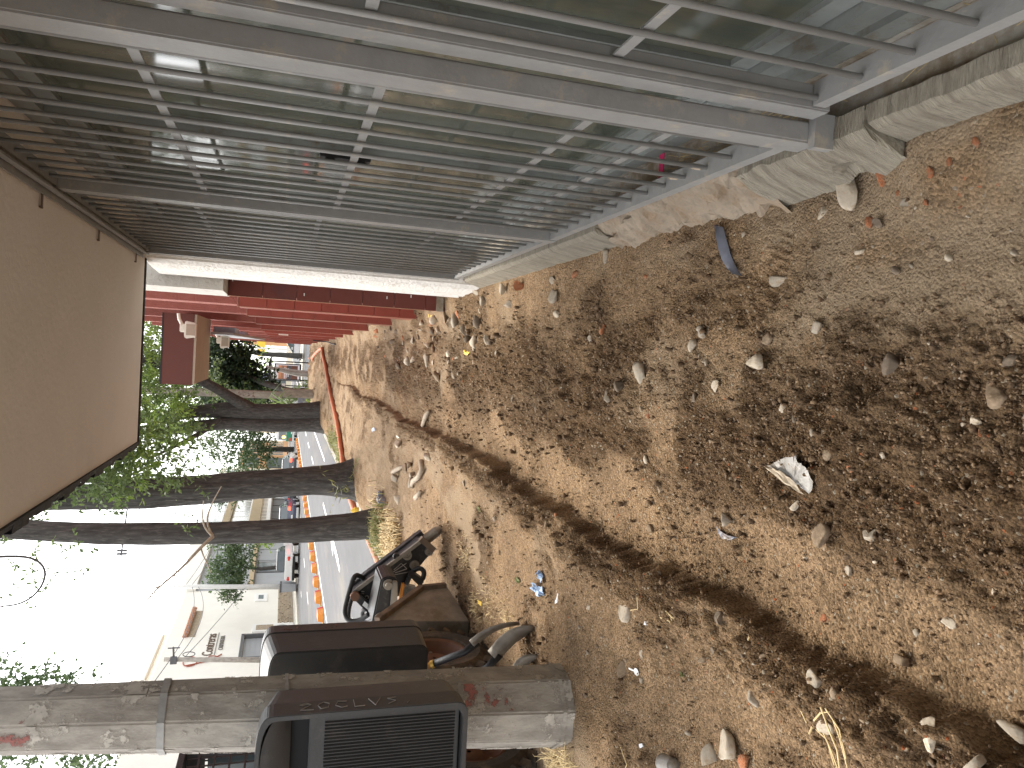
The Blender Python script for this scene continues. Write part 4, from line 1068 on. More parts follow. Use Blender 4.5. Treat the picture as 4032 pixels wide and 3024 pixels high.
for (x, y) in ((-3.4, 4.55), (-2.84, 4.55), (-3.4, 5.5), (-2.84, 5.5)): cab.box((x - 0.03, y - 0.03, 1.06), (x + 0.03, y + 0.03, 2.02))
cab.box((-3.45, 4.5, 2.02), (-2.80, 5.55, 2.06)); cab.box((-3.42, 5.535, 1.9), (-2.81, 5.55, 2.019))
cb = cab.build('cab_frame', M['black_steel'], ld)
b = MB()
for k in range(8): b.beam((-3.37 + 0.066 * k, 5.52, 1.1), (-3.37 + 0.066 * k, 5.52, 1.9), 0.014, 0.006)
for k in range(8): b.box((-3.38, 5.524, 1.15 + 0.09 * k), (-2.86, 5.53, 1.165 + 0.09 * k))
for k in range(9): b.box((-2.834, 4.6 + 0.1 * k, 1.08), (-2.828, 4.614 + 0.1 * k, 2.0))
for k in range(9): b.box((-2.827, 4.58, 1.12 + 0.1 * k), (-2.822, 5.47, 1.134 + 0.1 * k))
b.build('mesh_guard', M['black'], cb)
b = MB(); b.box((-3.37, 5.505, 1.10), (-2.87, 5.51, 1.88)); b.build('windscreen', M['carglass'], cb)
b = MB(); b.prism([(3.8, 1.46), (4.0, 1.70), (5.15, 1.42), (5.75, 0.80), (5.75, 0.60), (5.05, 1.22), (3.9, 1.48)], 0, -2.66, -2.56); b.build('lift_arm', M['rusty'], ld, bevel=0.008)
# wedge shaped attachment plate
b = MB()
b.add([(-2.03, 5.66, 0.735), (-2.06, 5.66, 0.015), (-3.2, 5.66, 0.015), (-3.2, 5.66, 0.735),
       (-1.935, 6.12, 0.30), (-1.925, 6.12, 0.10), (-3.2, 6.12, 0.10), (-3.2, 6.12, 0.30)],
      [(0, 1, 2, 3), (0, 4, 5, 1), (4, 7, 6, 5), (0, 3, 7, 4), (1, 5, 6, 2), (2, 6, 7, 3)])
ap = b.build('attachment_plate', M['bare_steel'], ld, bevel=0.004)
b = MB(); b.beam((-2.018, 5.655, 0.735), (-1.925, 6.12, 0.315), 0.055, 0.05, (1, 0, 0)); b.beam((-1.925, 6.12, 0.315), (-1.915, 6.13, 0.11), 0.055, 0.04, (1, 0, 0)); b.build('edge_bar', M['rusty'], ap, bevel=0.004)
# bracket that carries the breaker
def P(px, py, y): return tuple(at_y(px, py, y))
def poly_y(pts, y): return [(P(a, c, y)[0], P(a, c, y)[2]) for a, c in pts]
b = MB(); b.prism(poly_y([(1500, 2280), (1530, 2268), (1563, 2276), (1566, 2330), (1564, 2440), (1555, 2504), (1525, 2530), (1488, 2504), (1464, 2453)], 6.25), 1, 6.25, 6.62)
br = b.build('bracket', M['black_steel'], ld, bevel=0.012)
b = MB(); b.prism(poly_y([(1547, 2290), (1566, 2290), (1567, 2470), (1545, 2510), (1530, 2480)], 6.2), 1, 6.2, 6.248); b.build('bracket_flange', M['bare_steel'], br, bevel=0.008)
for (a, c) in ((1530, 2302), (1497, 2433)):
    p = P(a, c, 6.24); b = MB(); b.lathe([(0.002, -0.03), (0.028, -0.03), (0.028, 0), (0.045, 0), (0.045, 0.03)], (p[0], 6.235, p[2]), 1, 18); b.build('pin', M['bare_steel'], br)
# breaker body
b = MB(); b.prism(poly_y([(1383, 2336), (1600, 2168), (1655, 2122), (1690, 2135), (1706, 2168), (1657, 2226), (1620, 2262), (1600, 2330), (1480, 2400)], 6.72), 1, 6.72, 7.0)
bk_ = b.build('breaker_body', M['black_steel'], ld, bevel=0.008)
b = MB(); b.beam(P(1392, 2322, 6.9), P(1672, 2108, 6.9), 0.13, 0.09, (0, 1, 0)); b.build('breaker_flange', M['black_steel'], bk_, bevel=0.006)
b = MB(); b.beam(P(1400, 2326, 6.70), P(1668, 2122, 6.70), 0.03, 0.035, (0, 1, 0)); b.build('worn_edge', M['bare_steel'], bk_)
b = MB(); b.beam(P(1655, 2120, 6.70), P(1708, 2166, 6.70), 0.05, 0.06, (0, 1, 0)); b.build('end_cap', M['rusty'], bk_)
for (a, c, r_) in ((1603, 2186, 0.045), (1689, 2171, 0.040), (1632, 2225, 0.045), (1560, 2190, 0.030)):
    p = P(a, c, 6.71); b = MB(); b.lathe([(0.003, -0.012), (r_ * 0.45, -0.012), (r_ * 0.5, -0.022), (r_ * 0.95, -0.022), (r_, 0.01)], (p[0], 6.715, p[2]), 1, 18); b.build('bolt', M['bare_steel'] if r_ > 0.035 else M['black_steel'], bk_)
p0 = P(1676, 2125, 6.86); p1 = P(1738, 2078, 6.86)
b = MB(); b.tube([p0, Vector(p0).lerp(Vector(p1), 0.7), p1], [0.05, 0.048, 0.02], 14); b.build('chisel', M['bare_steel'], ld)
b = MB(); b.prism(poly_y([(1380, 2348), (1404, 2332), (1484, 2396), (1466, 2432)], 6.62), 1, 6.62, 6.71); lk = b.build('link_plate', M['black_steel'], ld, bevel=0.01)
b = MB(); b.prism(poly_y([(1436, 2368), (1468, 2396), (1456, 2408), (1427, 2384)], 6.61), 1, 6.614, 6.6195); b.build('data_plate', M['white'], lk)
p = P(1398, 2350, 6.6); b = MB(); b.lathe([(0.003, -0.02), (0.04, -0.02), (0.04, 0.02)], (p[0], 6.615, p[2]), 1, 18); b.build('pin', M['rim'], lk)
b = MB(); b.prism(poly_y([(1584, 2301), (1594, 2301), (1577, 2384), (1568, 2382)], 6.66), 1, 6.66, 6.719); b.build('warning_strip', M['orange'], bk_)
b = MB(); b.prism(poly_y([(1596, 2302), (1637, 2310), (1622, 2382), (1580, 2383)], 6.66), 1, 6.662, 6.719); wl_ = b.build('instruction_plate', M['film'], bk_)
b = MB()
for k in range(8):
    a0 = P(1598 + 4.2 * k, 2312 + 1.2 * k, 6.65); a1 = P(1585 + 4.6 * k, 2370 + 0.4 * k, 6.65)
    b.beam((a0[0], 6.660, a0[2]), (a1[0], 6.660, a1[2]), 0.003, 0.006, (0, 1, 0))
b.build('print_lines', M['bin'], wl_)
t16 = text_mesh('painted_marking', "16''", 0.10, M['scratch'], bk_, P(1452, 2356, 6.715), (R(90), R(4), 0), 0.001)
b = MB()
for (a0, c0, a1, c1) in ((1553, 2263, 1630, 2249), (1545, 2255, 1600, 2218), (1510, 2242, 1528, 2232), (1480, 2272, 1495, 2262), (1550, 2245, 1580, 2218), (1580, 2218, 1602, 2240), (1602, 2240, 1555, 2256)):
    q0 = P(a0, c0, 6.714); q1 = P(a1, c1, 6.714); b.beam((q0[0], 6.716, q0[2]), (q1[0], 6.716, q1[2]), 0.005, 0.008, (0, 1, 0))
b.build('scratches', M['scratch'], bk_)
def hose(pts, y0, y1, r=0.022):
    q = [Vector(P(a, c, y0 + (y1 - y0) * i / (len(pts) - 1))) for i, (a, c) in enumerate(pts)]
    sm = []
    for i in range(len(q) - 1):
        p0_ = q[max(i - 1, 0)]; p3_ = q[min(i + 2, len(q) - 1)]
        for s_ in range(6):
            t = s_ / 6; a_, b_ = q[i], q[i + 1]
            sm.append(0.5 * ((2 * a_) + (b_ - p0_) * t + (2 * p0_ - 5 * a_ + 4 * b_ - p3_) * t * t + (3 * a_ - p0_ - 3 * b_ + p3_) * t ** 3))
    sm.append(q[-1]); b = MB(); b.tube(sm, r, 10); o = b.build('hose', M['black'], ld, smooth=True); return o
hose([(1441, 2291), (1420, 2270), (1395, 2272), (1372, 2340), (1358, 2400), (1362, 2430), (1385, 2446), (1420, 2440), (1452, 2418)], 6.85, 6.5)
hose([(1400, 2322), (1378, 2380), (1372, 2430), (1384, 2470), (1402, 2478), (1426, 2440), (1428, 2405), (1450, 2398)], 7.0, 6.7, 0.02)
hose([(1600, 2300), (1622, 2255), (1650, 2238), (1668, 2250), (1666, 2275), (1650, 2290)], 6.66, 6.55)
hose([(1430, 2450), (1450, 2452), (1470, 2440)], 6.7, 6.4, 0.02)
b = MB(); b.prism(poly_y([(1612, 2270), (1634, 2262), (1672, 2290), (1655, 2312)], 6.5), 1, 6.5, 6.66); b.build('hose_clamp', M['black'], ld, bevel=0.008)

# ------------------------------------------------------------------ shovels leaning at the pole
def shovel(tip, sock, end, wdt, label, hm, edge=0.8):
    S = empty('shovel', tip, 0, label, 'shovel', 'shovels lying against the pole')
    tip = Vector(tip); sock = Vector(sock); end = Vector(end)
    d = (sock - tip); L_ = d.length; d.normalize(); vd = (tip - Vector((0, 0, CAM_H))).normalized(); s1 = (vd - d * vd.dot(d)).normalized(); s2 = d.cross(s1)
    side = (s1 * edge + s2 * (1 - edge)).normalized(); nr = side.cross(d)
    b = MB(); V = []
    nn_, mm_ = 9, 7
    for i in range(nn_):
        t = i / (nn_ - 1); w = wdt * (0.25 + 0.75 * min(1, t / 0.35) ** 0.6) * (1 if t < 0.85 else 0.9)
        for j in range(mm_):
            s_ = -1 + 2 * j / (mm_ - 1)
            V.append(tip + d * (L_ * 0.8 * t) + side * (w * 0.5 * s_) + nr * (0.045 * s_ * s_ * (0.4 + 0.6 * t) + 0.03 * math.sin(t * 3.1)))
    F = [(i * mm_ + j, i * mm_ + j + 1, (i + 1) * mm_ + j + 1, (i + 1) * mm_ + j) for i in range(nn_ - 1) for j in range(mm_ - 1)]
    b.add(V, F); bl = b.build('blade', M['bare_steel'], S, smooth=True, fix=False)
    so = bl.modifiers.new('thick', 'SOLIDIFY'); so.thickness = 0.004
    b = MB(); e2 = sock + (end - sock).normalized() * 0.2
    b.tube([tip + d * (L_ * 0.72) + nr * 0.02, sock, e2], [0.028, 0.022, 0.022], 10); b.build('socket', M['black_steel'], S, smooth=True)
    b = MB(); b.tube([e2, e2 + (end - sock).normalized() * 0.02], 0.025, 12); b.build('ferrule', M['brass'], S)
    b = MB(); b.tube([e2 + (end - sock).normalized() * 0.02, end], 0.018, 10); b.build('handle', hm, S, smooth=True)
shovel((-1.60, 4.30, 0.055), (-1.80, 4.42, 0.36), (-2.12, 4.62, 1.05), 0.16, 'shovel with brass ringed handle, blade on edge, furthest from the pole', M['wood'], 0.97)
shovel((-1.56, 4.12, 0.012), (-1.83, 4.24, 0.26), (-2.25, 4.5, 0.85), 0.15, 'shovel with broad trough blade pointing at the camera, middle one', M['wood'], 0.62)
shovel((-1.68, 4.00, 0.012), (-1.86, 4.06, 0.15), (-2.3, 4.3, 0.62), 0.13, 'shovel mostly hidden behind the pole with only its blade tip showing', M['wood'], 0.7)

# ------------------------------------------------------------------ orange conduit and black cable
def ribbed(path, r, name, m, label, cat):
    q = [Vector(p) for p in path]; sm = []
    for i in range(len(q) - 1):
        p0_ = q[max(i - 1, 0)]; p3_ = q[min(i + 2, len(q) - 1)]
        ns_ = max(4, int((q[i + 1] - q[i]).length / 0.25))
        for s_ in range(ns_):
            t = s_ / ns_; a_, b_ = q[i], q[i + 1]
            sm.append(0.5 * ((2 * a_) + (b_ - p0_) * t + (2 * p0_ - 5 * a_ + 4 * b_ - p3_) * t * t + (3 * a_ - p0_ - 3 * b_ + p3_) * t ** 3))
    sm.append(q[-1])
    b = MB(); b.tube(sm, r, 12)
    return one(name, b, m, label, cat, base=tuple(q[0]), smooth=True)
pts = []
for (a, c) in ((1356, 1792), (1349, 1740), (1343, 1700), (1330, 1640), (1312, 1565), (1300, 1500), (1288, 1440), (1278, 1400), (1268, 1375), (1256, 1378)):
    g = on_ground(a, c); pts.append((g[0], g[1], g[2] + 0.06))
pts = [(-3.42, 8.0, -0.13), (-3.40, 11.5, -0.13), (-3.40, 14.0, -0.13), (-3.2, 16.2, -0.02), (-2.75, 17.6, 0.06)] + pts
last = pts[-1]; pts += [(last[0] - 0.35, last[1] + 3.0, gz(last[0], last[1] + 3) + 0.12), (last[0] - 0.55, last[1] + 6.0, 0.16), (last[0] - 0.45, last[1] + 8.5, 0.25)]
ribbed(pts, 0.062, 'conduit_pipe', M['conduit'], 'long orange conduit pipe snaking from the kerb across the dug soil', 'pipe')
ribbed([(rx(26) - 0.02, 26.2, 0.6), (rx(26) - 0.04, 26.0, 0.15), (0.22, 24.8, 0.06), (0.2, 23.2, 0.05)], 0.02, 'cable', M['black'], 'thin black cable drooping from the red building onto the soil', 'cable')
#@@PART4
# ------------------------------------------------------------------ far side of the street
FX = -20.5
def fbox(mb, y0, y1, z0, z1, out=0.0, depth=0.2): return mb.box((FX - depth, y0, z0), (FX + out, y1, z1))
# white corner building
wb = empty('white_building', (-24, 53, 0), 0, 'white building with red script lettering and a grey garage door', 'building')
b = MB(); b.box((-32, 38, -0.1), (FX, 51.4, 8.3)); b.box((-32, 51.4, 3.3), (FX, 55.8, 8.3)); b.box((-32, 55.8, -0.1), (FX, 66.2, 8.3)); b.build('wall', M['bld_white'], wb)
b = MB(); b.box((-30, 50, 8.301), (-22.5, 62, 10.2)); b.build('upper_storey', M['bld_white'], wb)
b = MB(); b.box((-22.4, 53.5, 9.2), (-22.25, 61.5, 9.32)); b.build('gutter', M['beige'], wb)
st = empty('stone_base', (0, 0, 0)); st.parent = wb
rgs = np.random.default_rng(4); proto = []
for k in range(4):
    b = MB(); b.box((0, 0, 0), (0.05 + 0.02 * k, 0.55 + 0.1 * k, 0.125)); proto.append(b.build('stone', M['stonewall'], st, local=True, bevel=0.01))
i = 0
for r in range(8):
    y = 57.6 + 0.2 * (r % 3)
    while y < 66.0:
        k = rgs.integers(0, 4); L_ = 0.55 + 0.1 * k
        o = proto[k] if i < 4 and not proto[k].get('used') else None
        if o is None: o = proto[k].copy(); COL.objects.link(o); o.parent = st
        else: o['used'] = 1
        o.location = Vector((FX + 0.002, y, -0.05 + r * 0.14)) - Vector((-24, 53, 0)); y += L_ + 0.02; i += 1
for o in proto:
    if 'used' in o: del o['used']
b = MB(); b.box((FX - 0.3, 51.45, -0.05), (FX - 0.25, 55.75, 3.28)); gd = b.build('garage_door', M['bld_grey'], wb)
for k in range(9):
    b = MB(); b.box((FX - 0.249, 51.6, 0.05 + 0.35 * k), (FX - 0.235, 55.6, 0.36 + 0.35 * k)); b.build('panel', M['bld_grey'], gd)
b = MB(); b.box((FX - 0.24, 51.41, 0), (FX + 0.06, 51.6, 3.45)); b.box((FX - 0.24, 55.6, 0), (FX + 0.06, 55.79, 3.45)); b.box((FX + 0.001, 51.41, 3.302), (FX + 0.06, 55.79, 3.48)); b.build('door_frame', M['bld_dark'], wb)
b = MB(); b.box((FX + 0.001, 55.95, -0.05), (FX + 0.14, 57.45, 2.8)); pr = b.build('gate_pier', M['white'], wb)
b = MB(); b.box((FX + 0.141, 56.2, 1.35), (FX + 0.15, 57.2, 2.55)); b.build('niche', M['stonewall'], pr)
b = MB(); b.prism([(56.7 + 0.42 * math.cos(k * math.pi / 3), 0.75 + 0.42 * math.sin(k * math.pi / 3)) for k in range(6)], 0, FX + 0.141, FX + 0.16); b.build('hexagon_emblem', M['bld_grey'], pr)
b = MB(); b.box((FX + 0.001, 62.9, 1.9), (FX + 0.08, 64.9, 2.85)); wf = b.build('window', M['white'], wb)
b = MB(); b.box((FX + 0.081, 63.4, 2.2), (FX + 0.09, 64.4, 2.6)); b.build('pane', M['pane'], wf)
b = MB(); b.box((FX + 0.001, 55.8, 6.55), (FX + 0.03, 61.2, 7.05)); b.build('clerestory', M['stonewall'], wb)
for k in range(14):
    b = MB(); b.tube([(FX - 0.1, 55.9 + 0.4 * k, 7.25), (FX + 0.35, 55.9 + 0.4 * k, 7.12)], 0.17, 8); b.build('roof_tile', M['terracotta'], wb)
text_mesh('lettering', 'Contreras', 0.95, M['rusty'], wb, (FX + 0.03, 54.2, 5.15), (R(90), 0, R(90)), 0.02)
text_mesh('lettering', 'CARPINTERIA', 0.42, M['signgrey'], wb, (FX + 0.03, 54.4, 4.55), (R(90), 0, R(90)), 0.02)
b = MB(); b.box((FX + 0.03, 52.3, 4.98), (FX + 0.05, 56.3, 5.03)); b.build('rule', M['signgrey'], wb)
b = MB()
for q in (0, 1):
    pth = []
    for k in range(30):
        t = k / 29 * 2 * math.pi
        pth.append((FX + 0.05, 51.35 + 0.75 * math.cos(t) * (0.6 if q else 1) + (0.3 if q else 0), 5.75 + (0.62 if not q else -0.85) + 0.42 * math.sin(t + (0.6 if q else 0)) ))
    b.tube(pth, 0.035, 6, cap=False)
b.tube([(FX + 0.05, 50.7, 6.6), (FX + 0.05, 51.0, 5.9), (FX + 0.05, 51.3, 5.2), (FX + 0.05, 52.3, 4.55)], 0.04, 6)
b.build('script_flourish', M['signred'], wb)

# grey building with garages and dark shopfront
gb = empty('grey_building', (-25, 74, 0), 0, 'two storey grey building behind the street tree', 'building')
b = MB(); b.box((-32, 66.3, -0.1), (FX - 0.02, 83.5, 7.6)); b.build('wall', M['bld_grey'], gb)
b = MB(); b.prism([(66.25, 7.601), (83.6, 7.601), (83.6, 9.9), (66.25, 8.6)], 0, -24, FX + 0.35); b.build('parapet', M['bld_white'], gb)
for k in range(4):
    y = 67.3 + 4 * k
    b = MB(); b.box((FX - 0.019, y, 4.3), (FX + 0.03, y + 3.2, 6.9)); w = b.build('window', M['bld_dark'], gb)
    b = MB(); b.box((FX + 0.031, y + 0.1, 4.4), (FX + 0.035, y + 1.5, 6.8)); b.build('pane', M['pane'], w)
    b = MB(); b.box((FX + 0.031, y + 1.65, 4.4), (FX + 0.035, y + 3.1, 6.8)); b.build('pane', M['pane'], w)
for k in range(4):
    y = 67.0 + 4.1 * k
    b = MB(); b.box((FX - 0.019, y, -0.05), (FX + 0.05, y + 3.5, 3.0)); d = b.build('garage_door', M['bld_grey'] if k != 1 else M['bld_dark'], gb)
    if k == 1:
        b = MB(); b.box((FX + 0.051, y + 0.3, 1.3), (FX + 0.06, y + 3.2, 2.8)); b.build('pane', M['pane'], d)
b = MB(); b.box((FX - 0.019, 66.3, 3.15), (FX + 0.5, 83.5, 3.5)); b.build('canopy', M['bld_tan'], gb)

# tan apartment block with window bands
tb = empty('apartment_block', (-25, 98, 0), 0, 'tan and white apartment block with long window bands between the trunks', 'building')
b = MB(); b.box((-34, 85, -0.1), (FX - 0.15, 118, 9.6)); b.build('wall', M['bld_white'], tb)
for z0, z1 in ((3.3, 4.5), (6.6, 7.4)):
    b = MB(); b.box((FX - 0.149, 85.1, z0), (FX + 0.4, 118, z1)); b.build('tan_band', M['bld_tan'], tb)
for z0, z1 in ((4.52, 6.58), (7.42, 9.3)):
    for k in range(10):
        y = 85.5 + 3.2 * k
        b = MB(); b.box((FX - 0.149, y, z0 + 0.05), (FX - 0.05, y + 3.0, z1 - 0.05)); w = b.build('window', M['white'], tb)
        for q in range(3):
            b = MB(); b.box((FX - 0.049, y + 0.1 + 0.96 * q, z0 + 0.2), (FX - 0.04, y + 0.96 + 0.96 * q, z1 - 0.2)); b.build('pane', M['pane'], w)
b = MB(); b.box((FX - 0.149, 85.1, 2.2), (FX + 1.0, 118, 2.6)); b.build('balcony_slab', M['white'], tb)
for k in range(40):
    b = MB(); b.box((FX + 0.9, 85.3 + 0.82 * k, 2.601), (FX + 0.94, 85.36 + 0.82 * k, 3.28)); b.build('baluster', M['rusty'], tb)
for k in range(8):
    y = 86 + 4 * k
    b = MB(); b.box((FX - 0.149, y, 0), (FX - 0.05, y + 3.5, 2.1)); b.build('shopfront', M['bld_dark'], tb)
# more distant buildings
def block(name, x0, x1, y0, y1, h, m, label, floors, bay=3.0, face='x'):
    bb = empty(name, ((x0 + x1) / 2, (y0 + y1) / 2, 0), 0, label, 'building')
    b = MB(); b.box((x0, y0, -0.2), (x1, y1, h)); b.build('wall', m, bb)
    fh = h / floors
    for f in range(floors):
        if face in 'x':
            y = y0 + 0.8
            while y < y1 - 2:
                b = MB(); b.box((x1 + 0.002, y, f * fh + 0.9), (x1 + 0.06, y + bay * 0.6, f * fh + fh - 0.5)); b.build('window', M['pane'], bb); y += bay
        x = x0 + 0.8
        while x < x1 - 2:
            b = MB(); b.box((x, y0 - 0.06, f * fh + 0.9), (x + bay * 0.6, y0 - 0.002, f * fh + fh - 0.5)); b.build('window', M['pane'], bb); x += bay
    b = MB(); b.box((x0 - 0.1, y0 - 0.1, h + 0.001), (x1 + 0.1, y1 + 0.1, h + 0.3)); b.build('parapet', M['bld_white'], bb)
block('distant_building', -34, -21, 119, 136, 10.5, M['bld_cream'], 'cream building with scaffold behind the second trunk', 3)
block('distant_building', -34, -19, 138, 160, 8.0, M['bld_orange'], 'pale orange block at the far end of the street', 2)
block('distant_building', -18, -6, 165, 180, 7.5, M['bld_cream'], 'low cream house closing the far end of the road', 2)
block('distant_building', 0.2, 14, 84, 110, 5.2, M['bld_orange'], 'ochre corner building beyond the side street', 1)
block('distant_building', -40, -33, 20, 44, 9.5, M['bld_orange'], 'pale orange house half hidden behind the near concrete pole', 3)
b = MB(); b.box((-1.0, 82.0, 3.4), (6, 82.4, 4.2)); yb = one('shop_fascia', b, M['yellow'], 'yellow shop fascia above the far pavement', 'sign', base=(2.5, 82.2, 3.4))
b = MB(); b.tube([(-0.15, 80, -0.02), (-0.12, 80, 6.5)], [0.12, 0.09], 10); one('utility_pole', b, M['pole_white'], 'thin pale pole beyond the side street beside the red wall', 'utility pole', base=(-0.15, 80, -0.02))
sc = empty('scaffold', (-20.2, 122, 0), 0, 'thin steel scaffold on the far cream building', 'scaffold')
b = MB()
for k in range(5): b.tube([(-20.0, 119.5 + 2 * k, 0), (-20.0, 119.5 + 2 * k, 8.5)], 0.05, 6)
for k in range(4): b.tube([(-20.0, 119.2, 2 + 2 * k), (-20.0, 128, 2 + 2 * k)], 0.05, 6)
b.build('frame', M['bld_dark'], sc)
b = MB(); b.box((-20.1, 119.5, 6.3), (-20.05, 124, 8.2)); b.build('net', M['car_green'], sc)

# ------------------------------------------------------------------ trees on the far side
def crown_tree(name, x, y, z0, cs, n, size, spread, m, label, rng_, tr=0.15, group=None, top=None):
    t = empty(name, (x, y, 0), 0, label, 'tree', group)
    top = top or z0 + 1.2
    b = MB(); b.tube([(x, y, -0.2), (x + 0.06, y, z0 * 0.5), (x - 0.05, y, z0), (x + 0.1, y, top)], [tr * 1.3, tr, tr * 0.9, tr * 0.5], 12); b.build('trunk', M['bark'], t, smooth=True)
    leaves('crown', t, m, cs, n, spread, size, rng_, kind='stuff', aspect=0.6)
    return t
crown_tree('tree', -16.25, 57.5, 2.4, [(-16.2, 57.5, 4.2, 1.2), (-15.2, 57.5, 4.8, 1.1), (-14.3, 57.5, 4.4, 1.0), (-17.2, 57.5, 5.0, 1.0), (-14.0, 57.5, 5.5, .8), (-16, 57, 5.6, 1), (-15.2, 57, 3.4, .8), (-16.9, 57, 3.9, .8), (-17.9, 57, 4.6, .6), (-18.2, 57, 4.2, .4)], 5200, 0.20, 0.62, M['leafF'], 'round grey green street tree in front of the grey building', rg)
crown_tree('tree', -14.2, 59.5, 1.6, [(-14.3, 59.5, 2.6, .8), (-14.8, 59.5, 2.0, .6), (-14.2, 59.5, 3.2, .6)], 1100, 0.17, 0.5, M['leafB'], 'small bright green tree above the white pickup', rg, 0.07)
crown_tree('tree', -12.6, 97, 3.0, [(-12.5, 96, 5.5, 2.0), (-11.0, 96, 5.0, 1.8), (-13.6, 96, 5.2, 1.6), (-12.2, 96, 8, 1.8), (-10.5, 96, 7.5, 1.7), (-11.5, 96, 3.2, 1.3), (-13.4, 96, 3.4, 1.2), (-9.2, 96, 4.2, 1.5), (-9, 96, 7, 1.6), (-12, 96, 9.8, 1.5)], 6500, 0.34, 1.0, M['leafF'], 'large dense green tree above the dark cars at the end of the road', rg, 0.3)
crown_tree('tree', -6.5, 120, 4.0, [(-7, 120, 8, 3), (-4, 120, 9, 3), (-2, 118, 12, 3.2), (-6, 120, 13, 3), (-9, 122, 11, 3), (-8, 120, 5, 2.2), (-4, 120, 5, 2)], 5000, 0.5, 1.0, M['leafF'], 'tall hazy tree far down the road behind the twin trunks', rg, 0.3)
crown_tree('tree', -5.6, 90, 3.0, [(-5.6, 90, 4.4, 1.5), (-4.4, 90, 5.6, 1.6), (-6.6, 90, 6.2, 1.5), (-5, 90, 3.2, 1.0)], 3200, 0.34, 0.9, M['leafA'], 'green tree on the verge half hidden by the twin trunks', rg, 0.22)
crown_tree('tree', -15.8, 87, 3.0, [(-15.8, 87, 6.2, 1.4), (-15.0, 87, 5.2, 1.2), (-16.5, 87, 7.4, 1.0), (-14.6, 87, 6.8, 1.0)], 2600, 0.26, 0.75, M['leafF'], 'dark green street tree in front of the tan apartment block', rg, 0.12)
crown_tree('tree', -19.6, 45, 5.5, [(-18.9, 45, 13.6, 1.0), (-18.5, 45, 15.0, 1.1), (-19.2, 45, 12.0, .8), (-18.7, 45, 10.4, .4), (-20.5, 45, 13, 1.8), (-22.5, 45, 11, 1.8), (-24, 45, 9.2, 1.4), (-23.5, 45, 8.2, 1.0), (-21, 45, 15, 2)], 5200, 0.28, 0.8, M['leafF'], 'tall tree showing on both sides of the near concrete pole', rg, 0.3)

# ------------------------------------------------------------------ poles and wires
def post(x, y, z1, r, m, label, dx=0.0, name='utility_pole', z0=-0.2):
    b = MB(); b.tube([(x, y, z0), (x + dx, y, z1)], [r, r * 0.72], 10); return one(name, b, m, label, 'utility pole', base=(x, y, z0), smooth=True)
P1 = post(-17.25, 56, 8.2, 0.20, M['pole_white'], 'pale concrete pole at the corner of the white building', 0.3)
P2 = empty('utility_pole', (-16.2, 40, -0.2), 0, 'slim grey wire pole with a coil of cable, just right of the litter bin', 'utility pole')
b = MB(); b.tube([(-16.2, 40, -0.2), (-15.75, 40, 6.5)], [0.16, 0.11], 10); b.build('shaft', M['pole'], P2, smooth=True)
b = MB(); b.beam((-15.78, 40, 6.05), (-15.15, 40, 6.1), 0.08, 0.08); b.beam((-15.2, 40, 5.8), (-15.2, 40, 6.35), 0.05, 0.05, (0, 1, 0)); b.build('cross_arm', M['bld_dark'], P2)
b = MB(); b.tube([(-15.5 + 0.12 * math.cos(k / 20 * 2 * math.pi), 39.85, 5.35 + 0.28 * math.sin(k / 20 * 2 * math.pi)) for k in range(21)], 0.02, 6, cap=False); b.build('cable_coil', M['black'], P2)
b = MB(); b.box((-15.95, 39.8, 5.9), (-15.6, 39.95, 6.2)); b.build('junction_box', M['bld_dark'], P2)
FP = empty('utility_pole', (-1.85, 32.2, 0), 0, 'far square concrete pole with red stencil marks standing behind the twin trunks', 'utility pole')
b = MB(); b.prism([(-2.02, 32.0), (-1.66, 32.0), (-1.66, 32.4), (-2.02, 32.4)], 2, -0.1, 1.5); b.prism([(-2.10, 32.02), (-1.80, 32.02), (-1.80, 32.36), (-2.10, 32.36)], 2, 1.501, 8.5); b.build('shaft', M['pole'], FP, bevel=0.03)
for z in (2.55, 2.75, 2.92, 3.1):
    b = MB(); b.box((-2.08, 32.012, z), (-1.84, 32.019, z + 0.10)); b.build('red_stencil', M['redpaint'], FP)
lp = empty('concrete_post', (-1.35, 48.0, 0), 0, 'leaning tapered concrete post in front of the bus shelter advert', 'post')
b = MB(); b.tube([(-1.52, 48, -0.05), (-1.50, 48, 0.7), (-1.22, 48, 2.55)], [0.22, 0.20, 0.09], 8); b.build('shaft', M['pole'], lp)
def wire(p, q, sag, label, r=0.018):
    p = Vector(p); q = Vector(q); pts_ = []
    for k in range(15):
        t = k / 14; a = p.lerp(q, t); a.z -= sag * 4 * t * (1 - t); pts_.append(a)
    b = MB(); b.tube(pts_, r, 5); return one('overhead_wire', b, M['bld_dark'], label, 'wire', 'overhead wires', base=tuple(p))
wire((-15.75, 40, 6.2), (-17.0, 56, 6.9), 0.5, 'upper overhead wire sagging between the two far side poles')
wire((-15.75, 40, 5.9), (-17.0, 56, 6.5), 0.7, 'lower overhead wire sagging between the two far side poles')
wire((-15.75, 40, 5.6), (-17.2, 56, 3.4), 0.1, 'slanting wire dropping from the slim grey pole to the pale pole')
wire((-15.75, 40, 6.2), (-15.6, 24, 8.6), 0.1, 'overhead wire rising from the slim grey pole towards the near pole')
wire((-17.0, 56, 7.4), (-17.4, 88, 6.9), 0.6, 'overhead wire running from the pale pole past the street trees')
wire((-17.0, 56, 7.0), (-17.4, 88, 6.3), 0.7, 'second wire running from the pale pole past the street trees')
iw = empty('insulator_wire', (-7.0, 30, 6.7), 0, 'short taut wire with clamps ending in the open sky between trunks', 'wire')
b = MB(); b.tube([(-5.2, 30, 6.62), (-7.9, 30, 6.84)], 0.03, 6); b.build('wire', M['bld_dark'], iw)
